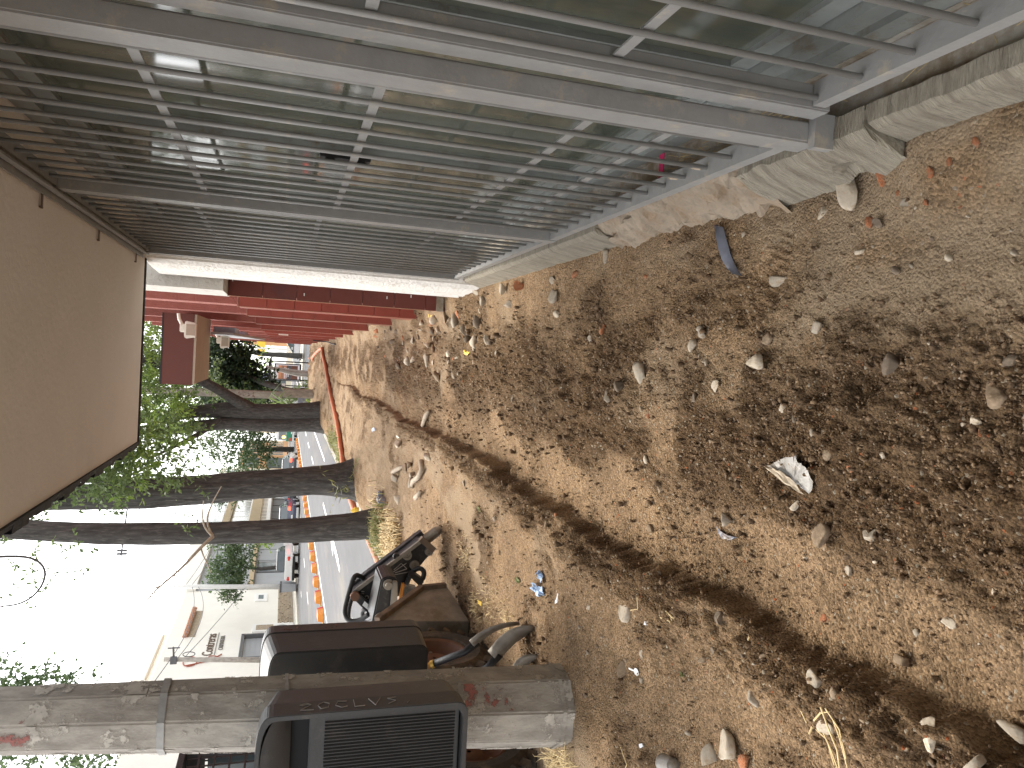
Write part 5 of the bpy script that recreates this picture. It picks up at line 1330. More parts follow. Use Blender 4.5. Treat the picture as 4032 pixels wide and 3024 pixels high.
for x in (-7.35, -7.7, -7.82):
    b = MB(); b.box((x - 0.03, 29.95, 6.65), (x + 0.03, 30.05, 6.98)); b.build('clamp', M['bld_dark'], iw)

# ------------------------------------------------------------------ vehicles
def car(name, x, y, rz, label, body, L_=4.3, W=1.75, H=1.45, kind='sedan', lamps=True):
    c = empty(name, (x, y, -0.2), rz, label, 'car' if kind != 'pickup' and kind != 'van' else kind)
    hw = W / 2
    def frustum(z0, z1, ya, yb, yc, yd, w0, w1, nm, m, bevel=0.03):
        b = MB(); b.add([(-w0, ya, z0), (w0, ya, z0), (w0, yb, z0), (-w0, yb, z0), (-w1, yc, z1), (w1, yc, z1), (w1, yd, z1), (-w1, yd, z1)],
                        [(0, 3, 2, 1), (4, 5, 6, 7), (0, 1, 5, 4), (1, 2, 6, 5), (2, 3, 7, 6), (3, 0, 4, 7)])
        return b.build(nm, m, c, local=True, bevel=bevel)
    h0 = H * 0.60
    if kind == 'pickup':
        frustum(0.42, 0.98, -L_ / 2, L_ / 2, -L_ / 2 + 0.03, L_ / 2 - 0.1, hw, hw * 0.97, 'body', body, 0.06)
        frustum(0.981, H, -0.6, 1.1, -0.45, 0.6, hw * 0.92, hw * 0.78, 'windows', M['carglass'])
        frustum(H + 0.001, H + 0.06, -0.5, 0.65, -0.4, 0.55, hw * 0.80, hw * 0.70, 'roof', body)
        frustum(0.5, 0.93, -L_ / 2 - 0.015, -L_ / 2 - 0.002, -L_ / 2 - 0.015, -L_ / 2 - 0.002, hw * 0.8, hw * 0.8, 'tailgate', body, 0)
    elif kind == 'van':
        frustum(0.35, H, -L_ / 2, L_ / 2 - 0.3, -L_ / 2 + 0.1, L_ / 2 - 1.2, hw, hw * 0.9, 'body', body, 0.08)
        frustum(H * 0.55, H * 0.88, -L_ / 2 + 0.015, -L_ / 2 + 0.06, -L_ / 2 + 0.06, -L_ / 2 + 0.09, hw * 0.85, hw * 0.8, 'rear_window', M['carglass'], 0)
    else:
        frustum(0.28, h0, -L_ / 2, L_ / 2, -L_ / 2 + 0.06, L_ / 2 - 0.25, hw, hw * 0.96, 'body', body, 0.09)
        rear = -L_ / 2 + (0.25 if kind == 'hatch' else 0.55)
        frustum(h0 - 0.02, H - 0.05, rear, L_ * 0.26, rear + 0.55, L_ * 0.05, hw * 0.93, hw * 0.72, 'windows', M['carglass'])
        frustum(H - 0.049, H, rear + 0.48, L_ * 0.08, rear + 0.60, L_ * 0.02, hw * 0.74, hw * 0.66, 'roof', body)
    b = MB(); b.box((-hw * 0.98, -L_ / 2 - 0.06, 0.30), (hw * 0.98, -L_ / 2 + 0.1, 0.48)); b.build('bumper', body if kind != 'pickup' else M['black'], c, local=True, bevel=0.04)
    zl = h0 * 0.88 if kind not in ('pickup', 'van') else 0.74
    for s in (-1, 1):
        b = MB(); b.box((s * hw * 0.62, -L_ / 2 - 0.035, zl - 0.10), (s * hw * 0.97, -L_ / 2 + 0.08, zl + 0.09)); b.build('tail_light', M['lightR'] if lamps else M['redp'], c, local=True, bevel=0.03)
        b = MB(); b.box((s * hw * 0.97, L_ * 0.10, h0 + 0.05), (s * (hw + 0.16), L_ * 0.16, h0 + 0.2)); b.build('mirror', body, c, local=True, bevel=0.03)
        for yy in (-L_ * 0.31, L_ * 0.31):
            b = MB(); b.lathe([(0.20, -0.09), (0.31, -0.09), (0.32, 0), (0.31, 0.09), (0.20, 0.09)], (s * (hw - 0.1), yy, 0.32), 0, 24); w = b.build('wheel', M['tyre'], c, local=True)
            b = MB(); b.lathe([(0.005, s * 0.085), (0.205, s * 0.092)], (s * (hw - 0.1), yy, 0.32), 0, 20)
            for q in range(5):
                a = q * 2 * math.pi / 5; b.beam((s * (hw - 0.005), yy, 0.32), (s * (hw - 0.005), yy + 0.19 * math.cos(a), 0.32 + 0.19 * math.sin(a)), 0.02, 0.06, (1, 0, 0))
            b.build('rim', M['alloy'], w, local=True)
    b = MB(); b.box((-0.22, -L_ / 2 - 0.075, 0.52), (0.22, -L_ / 2 - 0.065, 0.64)); b.build('number_plate', M['white'], c, local=True)
    return c
car('car', -10.15, 68, 0, 'dark grey saloon with round red tail lights left of the twin trunks', M['car_dark'], 4.4, 1.8, 1.45)
c2 = car('car', -12.9, 61, 0.03, 'dark hatchback, blue reflection put into its paint, with glowing red tail lights between the two trunks', M['blue_sheen_and_sign'], 4.0, 1.75, 1.5, 'hatch')
car('car', -12.0, 67.5, 0, 'black saloon just ahead of the dark hatchback', M['car_dark'], 4.4, 1.8, 1.45, 'sedan', False)
car('van', -13.3, 76, 0, 'white van ahead of the black saloon behind the second trunk', M['car_white'], 4.8, 1.9, 1.95, 'van', False)
car('pickup', -15.35, 56.5, 0, 'white pickup truck parked at the far kerb with its tailgate towards the camera', M['car_white'], 4.9, 1.75, 1.5, 'pickup', False)
car('car', 0.55, 72.5, R(90), 'silver hatchback crossing the side street beside the bus shelter', M['car_silver'], 4.2, 1.72, 1.5, 'hatch', False)
ob = car('van', -8.7, 84, 0, 'green and white van with a lit orange lamp far down the road', M['car_white'], 5.2, 2.0, 2.1, 'van', False)
b = MB(); b.box((-1.005, -2.6, 0.5), (1.005, -2.55, 1.1)); b.build('green_panel', M['car_green'], ob, local=True)
b = MB(); b.lathe([(0.005, -0.02), (0.16, -0.02), (0.16, 0.02)], (-0.55, -2.66, 1.35), 1, 14); b.build('indicator_lamp', M['lightO'], ob, local=True)
# wheeled bin on the far pavement
fb = empty('wheeled_bin', (-17.0, 55.3, -0.07), 0, 'dark grey wheeled rubbish bin by the corner of the white building', 'bin')
b = MB(); b.prism([(-0.26, 0), (0.26, 0), (0.32, 1.0), (-0.32, 1.0)], 1, -0.3, 0.3); b.build('body', M['bld_grey'], fb, local=True, bevel=0.02)
b = MB(); b.prism([(-0.34, 1.001), (0.34, 1.001), (0.30, 1.12), (-0.30, 1.12)], 1, -0.34, 0.34); b.build('lid', M['bld_dark'], fb, local=True, bevel=0.02)

# ------------------------------------------------------------------ bus shelter and signs past the dug soil
bs = empty('bus_shelter', (-1.6, 50.5, -0.1), 0, 'dark bus shelter with an orange and brown advert panel', 'bus shelter')
b = MB(); b.box((-2.12, 50.4, 0.40), (-1.0, 50.55, 2.06)); b.build('frame', M['black'], bs)
b = MB(); b.box((-2.06, 50.39, 0.50), (-1.06, 50.398, 1.98)); ad = b.build('light_box', M['paper'], bs)
for (z0, z1, m_) in ((0.62, 1.02, M['adbrown']), (1.022, 1.30, M['bld_dark']), (1.302, 1.46, M['adorange']), (1.462, 1.62, M['terracotta']), (1.622, 1.80, M['adorange'])):
    b = MB(); b.box((-2.02, 50.384, z0), (-1.12, 50.389, z1)); b.build('advert_print', m_, ad)
b = MB()
for k in range(3):
    x = -1.95 + 0.06 * k
    while x < -1.22 - 0.05 * k:
        w = 0.05 + 0.05 * ((k * 5 + int(x * 100)) % 4) / 4; b.box((x, 50.378, 1.38 - 0.11 * k), (x + w, 50.3825, 1.45 - 0.11 * k)); x += w + 0.022
o = b.build('advert_text', M['paper'], ad); o['kind'] = 'stuff'
b = MB(); b.prism([(-2.5, 2.10), (-2.3, 2.34), (-1.6, 2.46), (-0.9, 2.40), (-0.6, 2.28), (-0.9, 2.26), (-1.6, 2.32), (-2.2, 2.12)], 1, 50.2, 53.5); b.build('roof', M['black'], bs)
b = MB(); b.box((-0.92, 50.45, -0.1), (-0.84, 50.53, 2.27)); b.box((-2.2, 53.2, -0.1), (-2.12, 53.28, 2.2)); b.build('posts', M['black'], bs)
ss = empty('sign_post', (-2.15, 45, 0), 0, 'post with stacked red, blue and white little signs by the bus shelter', 'sign')
b = MB(); b.tube([(-2.15, 45.02, -0.1), (-2.15, 45.02, 2.75)], 0.03, 8); b.build('post', M['black'], ss)
for (z0, z1, m_) in ((2.28, 2.45, M['redp']), (2.08, 2.26, M['blue_sheen_and_sign']), (1.80, 2.06, M['paper']), (1.58, 1.78, M['bld_dark']), (1.36, 1.56, M['paper'])):
    b = MB(); b.box((-2.27, 44.97, z0), (-2.03, 44.985, z1)); b.build('plate', m_, ss)
nt_ = empty('notice_board', (-2.1, 47.5, 2.4), 0, 'blue and white notice half covered by dark leaves above the sign post', 'sign')
b = MB(); b.box((-2.3, 47.4, 2.35), (-1.55, 47.45, 2.75)); b.build('board', M['blue'], nt_)
b = MB(); b.tube([(-1.9, 47.5, -0.1), (-1.9, 47.5, 2.8)], 0.03, 8); b.build('post', M['black'], nt_)
cr_ = empty('crate_stack', (-2.75, 37.0, gz(-2.75, 37)), 0, 'stack of teal plastic crates beside the twin trunks', 'crates')
for k in range(3):
    b = MB(); b.box((-2.75, 36.8, 0.02 + 0.26 * k), (-2.2, 37.2, 0.26 + 0.26 * k)); b.build('crate', M['bluegrey'] if k else M['teal'], cr_, bevel=0.01)
#@@PART5
# ------------------------------------------------------------------ stones, rubble and litter on the soil
def rock(seed, sub=2, flat_=0.75, cuts=8, jag=0.26):
    import bmesh
    r_ = np.random.default_rng(seed)
    bm = bmesh.new(); bmesh.ops.create_icosphere(bm, subdivisions=sub, radius=1.0)
    V = np.array([v.co[:] for v in bm.verts])
    for _ in range(cuts):
        d = r_.normal(0, 1, 3); d /= np.linalg.norm(d); lim = 0.22 + 0.42 * r_.random()
        pr = V @ d; over = np.maximum(0, pr - lim); V = V - np.outer(over * 0.92, d)
    V += jag * 0.5 * np.stack([fbm(V[:, 0] * 2.2 + seed, V[:, 1] * 2.2 + V[:, 2] * 1.7, 3, seed + k) for k in range(3)], 1)
    V *= np.array([1, 0.8, flat_])
    F = np.array([[v.index for v in f.verts] for f in bm.faces]); bm.free()
    return V, F
ROCKS = {}
def rock_mesh(seed, m, sub=2, flat_=0.75):
    key = (seed, m.name, sub, flat_)
    if key not in ROCKS:
        V, F = rock(seed, sub, flat_); ROCKS[key] = np_mesh('stone', V, F, m, False)
    return ROCKS[key]
def put_stone(px, py, size, seed, m, label, group=None, flat_=0.75, rz=None, sx=1.0, sy=1.0, sink=0.35, sub=3, name='stone', cat='stone', lift=0.0):
    x, y, z = on_ground(px, py)
    d = math.sqrt(x * x + y * y + (CAM_H - z) ** 2)
    s = 0.58 * size * d / FPX
    o = bpy.data.objects.new(name, rock_mesh(seed, M[m], sub, flat_)); COL.objects.link(o)
    o.location = (x, y, z + s * flat_ * (1 - 2 * sink) * 0.8 + lift); o.scale = (s * sx, s * sy, s)
    o.rotation_euler = (0.12 * math.sin(seed * 3.1), 0.12 * math.cos(seed * 1.7), rz if rz is not None else seed * 1.3)
    return tag(o, label, cat, group)
SG, SB, SP, SD, BR = 'stone_grey', 'stone_brown', 'stone_pale', 'stone_dark', 'brick'
NAMED = [
 (2534, 1453, 110, SG, 'large craggy tan stone in the middle of the loose soil'), (2982, 1430, 95, SP, 'upright whitish jagged chunk with a dark side, near the smooth strip'),
 (3036, 1322, 72, SB, 'dark round stone with a rusty front right of the whitish chunk'), (2458, 1516, 80, SD, 'dark rough clod beside the large craggy tan stone'),
 (2821, 1521, 54, SP, 'pale triangular stone pointing down in the loose soil'), (2738, 1363, 56, SP, 'flat pale rounded stone near two little brick bits'),
 (2772, 1302, 52, SG, 'smooth tan pebble sunk in the trodden soil towards the wall'), (2399, 1562, 46, SP, 'narrow pale shard beside the dark rough clod'),
 (2747, 1570, 52, SD, 'dark hollow shell like fragment in loose soil'), (3086, 1607, 58, SP, 'pale egg shaped stone above the clear plastic piece'),
 (2781, 1428, 46, SP, 'pair of whitish mortar lumps stuck together'), (2611, 1928, 60, SB, 'reddish brown clod on the right bank of the trench'),
 (2489, 1670, 40, SG, 'flat tan chip lying in the loose soil'), (3233, 1286, 80, SG, 'rounded tan cobble on the smooth trodden strip'),
 (3913, 1553, 105, SB, 'big dark buried cobble near the bottom of the frame'), (3791, 1467, 46, SP, 'small pale speckled stone in coarse gravelly soil'),
 (3529, 1435, 110, SD, 'wide half buried dark stone in gravelly soil'), (3846, 1652, 60, SP, 'pale stone just above an orange brick fragment'),
 (3986, 1430, 55, SD, 'dark stone at the camera end of the gravelly soil'), (3206, 1706, 34, SG, 'little tan stone right of the clear plastic piece'),
 (3268, 1780, 62, SB, 'oval brown stone by a small brick bit in soft soil'), (3252, 2112, 92, SB, 'tall brown clod with a pale lower half beyond the trench'),
 (3432, 2112, 84, SG, 'grey topped round cobble beside the brown clod'), (2871, 2040, 78, SG, 'grey stone with a white face above the feather'),
 (3174, 2198, 30, SP, 'small whitish chip between trench and cobbles'), (3346, 2252, 40, SG, 'small tan pebble on the slope of the trench'),
 (2844, 2446, 80, SD, 'blue grey angular stone on the street side lip of the trench'), (3136, 1990, 42, SP, 'thin white flake below the clear plastic piece'),
 (3226, 2685, 82, SG, 'two toned grey stone on the street side platform'), (3579, 2604, 80, SB, 'brown split stone in the trench near the camera'),
 (3778, 2875, 98, SP, 'pale angular rock on the trench edge at the lower left of the upright view'), (4006, 2880, 96, SG, 'tan rock cut by the camera end of the frame'),
 (3955, 2993, 82, SG, 'round tan stone in the corner of the frame'), (3742, 2450, 48, SP, 'small pair of pale pebbles in coarse soil near the camera'),
 (3262, 2860, 60, SP, 'pale stone under a bunch of dry straw'), (2452, 2640, 88, SB, 'upright tan block by the white plastic spoon'),
 (2777, 2592, 50, SB, 'flat tan shard on the street side platform'), (2967, 2744, 66, SG, 'mottled white and dark stone beside the platform'),
 (2872, 2943, 120, SP, 'long pale concrete slab fragment with broken ends'), (2795, 2985, 100, SG, 'rough pitted tan lump beside the concrete slab fragment'),
 (3074, 1100, 74, SG, 'flat tan four sided stone on the wall side of the soil'), (2993, 769, 36, SP, 'small pale stone just below the broken ledge block'),
 (2862, 803, 58, SB, 'round flat brown stone by the broken footing'), (3246, 838, 48, SP, 'pinkish white shard standing on edge near the ledge'),
 (2771, 1308, 50, SG, 'tan stone on the trodden soil, left of the smooth pebble'), (3390, 989, 40, SP, 'small pale cube like stone on bare trodden soil'),
 (3358, 748, 125, SP, 'large flat pale slab wedged under the broken ledge block'), (3467, 875, 48, SD, 'dark round clod beside an orange smear of brick'),
 (3561, 795, 46, SG, 'tan angular pebble in front of the near ledge'), (2570, 2570, 1, SP, None),
 (2530, 2570, 44, SP, 'flat pale shard alone on the smooth platform'), (2461, 2398, 90, SP, 'flush flat tan stone trodden into the platform'),
 (2316, 2390, 30, SP, 'tiny pale pebble left of the flush flat stone'), (2374, 2362, 26, SP, 'small upright pale pebble beside the flush flat stone'),
 (1908, 1195, 56, SG, 'dark grey upright brick shaped stone in the rubble by the white column'), (1993, 1140, 60, SP, 'orange tinted pale stone in the rubble under the long ledge'),
 (2008, 1200, 54, SG, 'grey block with a white lump on it in the rubble'), (1886, 1338, 62, SP, 'white edged dark chunk in the rubble in front of the piers'),
 (1926, 1334, 44, SG, 'pale grey flake beside the white edged chunk'), (1782, 1397, 40, SP, 'small whitish stone at the outer edge of the rubble'),
 (1762, 1248, 46, SB, 'brown slab at the foot of the dark red tiles'), (1878, 1145, 50, SG, 'grey stone against the foot of the white column'),
 (2058, 1130, 64, BR, 'worn reddish stone under the long ledge'), (2180, 1100, 50, SG, 'grey flat stone lying below the long ledge'), (2190, 1160, 60, SG, 'mossy grey lump in front of the long ledge'), (2195, 1230, 50, SP, 'pale shard sticking up in the rubble bed'),
 (2390, 1010, 50, SG, 'grey and tan flake on the soil beyond the broken footing'),
 (1627, 1893, 56, SG, 'rounded tan cobble in the pile by the second tree'), (1634, 1866, 46, SG, 'grey cobble stacked beside the rounded one by the second tree'),
 (1602, 1850, 44, SB, 'brown cobble at the middle of the pile by the second tree'), (1584, 1745, 60, SP, 'flat slab leaning at the end of the cobble pile'),
 (1566, 1880, 46, SG, 'dusty cobble on the tree side of the pile'), (1690, 1800, 44, SP, 'white lump lying alone on the bright trodden soil'),
 (1620, 1830, 42, SB, 'dark cobble closest to the trench in the pile by the second tree'), (1570, 1965, 54, SP, 'pale broken lump near the grass at the first tree'),
 (2063, 2470, 40, SP, 'pale root like chip beside the shovel blades'), (1830, 1900, 30, SG, 'small grey stone on the far part of the trench bank'),
 (2330, 1330, 30, SG, 'small grey stone beside a red brick lump'), (2120, 1610, 46, SD, 'dark clod standing on the far right slope of the trench'),
]
for i, (px, py, s, m_, lab) in enumerate(NAMED):
    if lab is None: continue
    put_stone(px, py, s, 2 + i % 13, m_, lab, flat_=0.62 + 0.25 * ((i * 7) % 5) / 5, rz=i * 1.37, sx=1.0 + 0.12 * math.sin(i * 2.1), sy=1.02 + 0.15 * math.cos(i * 1.3), sink=0.28 if 'buried' not in lab and 'flush' not in lab else 0.52)
BRK = [(2376, 1293, 50, 'squarish red brick lump near the wall side rubble'), (2381, 1381, 22, 'tiny orange brick bit below the squarish lump'), (2441, 1345, 18, 'pale orange crumb of brick beside the squarish lump'),
       (3868, 1711, 58, 'orange oval brick fragment with pitted face'), (3353, 1846, 44, 'narrow upright brick sliver in soft soil'), (3325, 1788, 22, 'small bright brick bit by the oval brown stone'),
       (3398, 1433, 20, 'pinkish brick crumb on the edge of the smooth strip'), (3514, 1556, 20, 'bright orange brick crumb in gravelly soil'), (3077, 2505, 40, 'dark red brick lump on the lip of the trench'),
       (3246, 2433, 40, 'flat pale orange brick chip in the trench'), (2940, 3004, 80, 'large orange brick piece beside the concrete slab'), (2545, 1088, 30, 'bright orange brick chip alone on trodden soil'),
       (3666, 676, 55, 'long flaking brick patch near the ledge'), (3478, 700, 70, 'orange brick slab tucked under the corner of the ledge block'), (3427, 871, 46, 'crumbled orange brick smear beside the dark clod'),
       (3648, 797, 34, 'small pink brick lump in front of the near ledge'), (3536, 762, 26, 'little orange brick bit by the ledge corner'), (3780, 816, 22, 'tiny yellow orange brick crumb far right of the ledge'),
       (2195, 2030, 40, 'brick shard on the lip of the trench by the platform'), (2340, 855, 60, 'broken red brick exposed under the grille rail'), (2270, 1080, 44, 'red brick edge showing under the long ledge'), (2330, 912, 50, 'second broken brick beside the end of the long ledge'),
       (2553, 1636, 26, 'bright orange brick sliver by a dark stone'), (3246, 1520, 26, 'tan pink brick lump on the print edge'), (3740, 640, 34, 'flat orange brick flake on the soil by the near ledge'), (3850, 560, 40, 'pale orange brick flake close to the near ledge')]
for i, (px, py, s, lab) in enumerate(BRK):
    put_stone(px, py, s, 30 + i % 5, 'brick', lab, flat_=0.5, rz=i * 0.9, name='brick_fragment', cat='brick', sink=0.3, sub=2, group='brick bits scattered on the soil')
# unnamed small pebbles and clods
GP = 'loose pebbles and clods scattered over the dug soil'
rr = np.random.default_rng(77); cnt = 0
while cnt < 100:
    px = 1750 + 2250 * rr.random(); py = 700 + 2300 * rr.random()
    g = on_ground(px, py)
    if g[0] > 0.5 or (px < 2260 and py > 2280) or g[0] < -2.5: continue
    s = 16 + 26 * rr.random() ** 2.5
    mk = [SG, SB, SP, SD, SB, SG][rr.integers(0, 6)]
    lab = {SG: 'small grey pebble half sunk in the soil', SB: 'small brown clod lying on the soil', SP: 'small pale pebble lying on the soil', SD: 'small dark clod lying in the soil'}[mk]
    put_stone(px, py, s, 2 + cnt % 9, mk, lab, GP, rz=cnt * 0.7, sub=2, sink=0.3, name='pebble', cat='pebble', sy=0.8 + 0.4 * rr.random()); cnt += 1

GR = 'rubble along the foot of the red piers'
for k in range(70):
    y = 5.3 + 7.5 * rr.random() ** 1.4; x = rx(y) - 0.03 - 0.6 * rr.random() ** 1.5
    z = gz(x, y); s = 0.03 + 0.065 * rr.random() ** 2
    mk = [SG, SP, SB, SP, SG, BR, SD][rr.integers(0, 7)]
    lab = {SG: 'grey rubble chunk in the debris at the foot of the red piers', SP: 'pale mortar chunk in the debris at the foot of the red piers', SB: 'brown clod in the debris at the foot of the red piers', BR: 'brick bit in the debris at the foot of the red piers', SD: 'dark clod in the debris at the foot of the red piers'}[mk]
    o = bpy.data.objects.new('rubble', rock_mesh(2 + k % 11, M[mk], 2, 0.6)); COL.objects.link(o)
    o.location = (x, y, z + s * 0.2); o.scale = (s, s * (0.6 + 0.6 * rr.random()), s * (0.7 + 0.5 * rr.random())); o.rotation_euler = (rr.normal(0, .3), rr.normal(0, .3), 6.28 * rr.random())
    tag(o, lab, 'rubble', GR)
GC = 'clods crumbling along the lip of the trench'
for k in range(60):
    y = 1.3 + 6.5 * rr.random() ** 1.3; x = float(trench_x(np.array([y]))[0]) - 0.14 + rr.normal(0, 0.07)
    z = gz(x, y); s = 0.010 + 0.020 * rr.random() ** 2
    o = bpy.data.objects.new('clod', rock_mesh(2 + k % 11, M[[SB, SD, SB][k % 3]], 2, 0.7)); COL.objects.link(o)
    o.location = (x, y, z + s * 0.3); o.scale = (s, s * 0.85, s); o.rotation_euler = (rr.normal(0, .3), rr.normal(0, .3), 6.28 * rr.random())
    tag(o, 'brown clod on the crumbling street side lip of the trench' if k % 3 != 1 else 'dark damp clod on the crumbling street side lip of the trench', 'clod', GC)
# gravel too fine to count
def gravel(n, seed, smin=0.0022, smax=0.0075, name='gravel', m=None, thr=0.25):
    r_ = np.random.default_rng(seed)
    y = 0.9 * (9.0 / 0.9) ** (r_.random(n) ** 1.1); x = r_.uniform(-1, 1, n) * (0.75 + 0.62 * y) + -0.15
    ok = (x > -2.4) & (x < 0.52); x, y = x[ok], y[ok]
    keep = r_.random(len(x)) < thr + (1 - thr) * looseness(x, y); x, y = x[keep], y[keep]
    z = ground_h(x, y, False); k = len(x)
    V0, F0 = rock(5, 1, 0.8, 6)
    s = (smin + smax * r_.random(k) ** 3.0) * np.clip(0.65 + 0.25 * y, 0.8, 2.2)
    a = r_.random(k) * 6.28; ca, sa = np.cos(a), np.sin(a)
    sc3 = s[:, None] * (0.7 + 0.6 * r_.random((k, 3)))
    W = V0[None] * sc3[:, None, :]
    X = W[:, :, 0] * ca[:, None] - W[:, :, 1] * sa[:, None] + x[:, None]
    Y_ = W[:, :, 0] * sa[:, None] + W[:, :, 1] * ca[:, None] + y[:, None]
    Z_ = W[:, :, 2] + (z + s * 0.5 + 0.003)[:, None]
    V = np.stack([X, Y_, Z_], -1).reshape(-1, 3)
    F = (F0[None] + (np.arange(k) * len(V0))[:, None, None]).reshape(-1, 3)
    o = bpy.data.objects.new(name, np_mesh(name, V, F, m or M['pebbles'])); COL.objects.link(o)
    tag(o, kind='stuff')
gravel(75000, 9, thr=0.10)
gravel(16000, 10, 0.006, 0.013, 'soil_crumbs', M['crumbs'], 0.01)

# grass and straw tufts
def blades(name, m, spots, n, hgt, seed, lean=0.6, w=0.006):
    r_ = np.random.default_rng(seed); V = []; F = []
    S = np.array(spots, float); pick = r_.integers(0, len(S), n)
    ang = r_.random(n) * 6.28; rad = np.abs(r_.normal(0, 0.62, n)) * S[pick, 2]
    x = S[pick, 0] + rad * np.cos(ang); y = S[pick, 1] + rad * np.sin(ang) * S[pick, 3]
    z = ground_h(x, y, False)
    h = hgt * (0.4 + 0.8 * r_.random(n)); d = r_.random(n) * 6.28; l = lean * (0.3 + r_.random(n))
    dx, dy = np.cos(d), np.sin(d)
    B = np.stack([x, y, z], 1)
    Pm = B + np.stack([dx * l * h * 0.35, dy * l * h * 0.35, h * 0.6], 1)
    T = B + np.stack([dx * l * h, dy * l * h, h * (0.95 - 0.5 * np.minimum(1, l))], 1)
    sd_ = np.stack([-dy, dx, 0 * dx], 1) * w
    V = np.stack([B - sd_, B + sd_, Pm + sd_ * .8, Pm - sd_ * .8, T], 1).reshape(-1, 3)
    k = np.arange(n)[:, None] * 5
    F = np.concatenate([k + np.array([[0, 1, 2]]), k + np.array([[0, 2, 3]]), k + np.array([[3, 2, 4]])], 1).reshape(-1, 3)
    o = bpy.data.objects.new(name, np_mesh(name, V, F, m)); COL.objects.link(o); tag(o, kind='stuff')
blades('grass', M['grass'], [(-2.75, 10.9, .38, 1.2), (-2.45, 10.7, .3, 1), (-2.9, 12.2, .25, 1.4), (-2.7, 19.5, .4, 3), (-2.75, 23.5, .4, 4), (-2.4, 21, .3, 2)], 1500, 0.24, 3, 1.0, 0.007)
blades('dry_grass', M['straw'], [(-2.5, 10.2, .4, 1), (-2.75, 9.9, .35, 1.2), (-2.35, 9.6, .3, 1.2), (-2.9, 9.4, .22, 1.4), (-2.65, 9.2, .3, 1), (-2.6, 10.9, .5, 1.2)], 2300, 0.20, 4, 1.2, 0.006)
blades('dry_grass', M['straw'], [(-2.08, 3.62, .16, 1), (-2.15, 3.45, .14, 1), (-2.05, 3.4, .10, 1)], 420, 0.09, 5, 1.8, 0.0022)
blades('dry_grass', M['straw'], [(-1.75, 5.2, .22, 1.5), (-1.72, 4.7, .18, 1.2), (-1.6, 5.9, .2, 1.5), (-1.9, 5.5, .1, 2)], 420, 0.05, 6, 1.8, 0.002)
blades('grass', M['grass'], [(-2.13, 3.5, .05, 1)], 60, 0.05, 7, 1.0, 0.003)
# dry straw caught on the footing behind the grille
r_ = np.random.default_rng(8)
b = MB()
for k in range(170):
    y = 0.9 + 1.7 * r_.random(); x = 0.70 + 0.07 * r_.random(); a = r_.normal(1.57, 0.7); L_ = 0.02 + 0.07 * r_.random(); z = 0.17 + 0.03 * r_.random()
    p = Vector((x, y, z)); q = p + Vector((math.cos(a) * L_ * 0.5, math.sin(a) * L_, 0.02 * r_.random()))
    b.beam(p, q, 0.002, 0.001)
tag(b.build('straw_litter', M['straw'], fix=False), kind='stuff')

# single straws and bunches
def straw(pts_px, label, group=None, n=1, r=0.0022):
    root = None; b = MB(); base = None
    for pl in pts_px:
        q = []
        for (a, c) in pl:
            g = on_ground(a, c); q.append((g[0], g[1], g[2] + 0.014))
        if base is None: base = q[0]
        b.tube(q, r, 5)
    return one('straw', b, M['straw'], label, 'straw', group, base=base)
straw([[(2508, 2300), (2520, 2322), (2529, 2345), (2526, 2398), (2493, 2402)]], 'long bent straw beside the flush flat stone')
bunch = empty('straw_bunch', (on_ground(3270, 2860)), 0, 'bunch of long dry straws over a pale stone near the camera', 'straw')
for pl in ([(3228, 2835), (3250, 2805), (3292, 2800), (3330, 2900), (3362, 3020)], [(3265, 2780), (3300, 2860), (3320, 2950), (3330, 3022)], [(3240, 2870), (3280, 2910), (3310, 3010)], [(3275, 2785), (3310, 2870), (3356, 2985)], [(3250, 2850), (3290, 2935), (3322, 3020)]):
    b = MB(); b.tube([(on_ground(a, c)[0], on_ground(a, c)[1], on_ground(a, c)[2] + 0.02) for a, c in pl], 0.0026, 5); b.build('straw', M['straw'], bunch)
bunch = empty('straw_bunch', (on_ground(2650, 2420)), 0, 'small frayed tuft of dry straw on the smooth platform', 'straw')
for pl in ([(2625, 2420), (2645, 2405), (2668, 2440)], [(2650, 2405), (2655, 2440), (2672, 2485)], [(2630, 2430), (2650, 2445), (2668, 2470)], [(2655, 2400), (2668, 2430), (2676, 2445)]):
    b = MB(); b.tube([(on_ground(a, c)[0], on_ground(a, c)[1], on_ground(a, c)[2] + 0.012) for a, c in pl], 0.003, 5); b.build('straw', M['straw'], bunch)
straw([[(3187, 2890), (3215, 2860)]], 'short thick straw on the platform beside the straw bunch', r=0.003)
straw([[(3152, 2782), (3198, 2845)]], 'thin straight straw on the platform near the camera')
straw([[(2960, 2520), (2980, 2505)]], 'short pale straw on the lip of the trench', r=0.003)
straw([[(2455, 2940), (2480, 3010), (2475, 3020)]], 'straw in the corner beside the white paper square')
straw([[(2930, 560), (2903, 772)]], 'thin straw leaning on the broken ledge block')
# exposed root sticks
for (pl, lab) in (([(1672, 1815), (1676, 1850), (1660, 1880), (1640, 1895), (1634, 1912)], 'bent pale root lying beside the cobble pile'), ([(1558, 1860), (1580, 1845), (1600, 1836)], 'short root sticking out of the cobble pile'),
                  ([(1680, 1675), (1690, 1640), (1698, 1618)], 'thin root bridging the far end of the trench'), ([(1650, 1960), (1670, 1935)], 'stub of root on the dark crumbly soil by the first tree')):
    q = [(on_ground(a, c)[0], on_ground(a, c)[1], on_ground(a, c)[2] + 0.04) for a, c in pl]
    b = MB(); b.tube(q, [0.03] * (len(q) - 1) + [0.018], 8); one('root', b, M['twig'], lab, 'root', base=q[0], smooth=True)

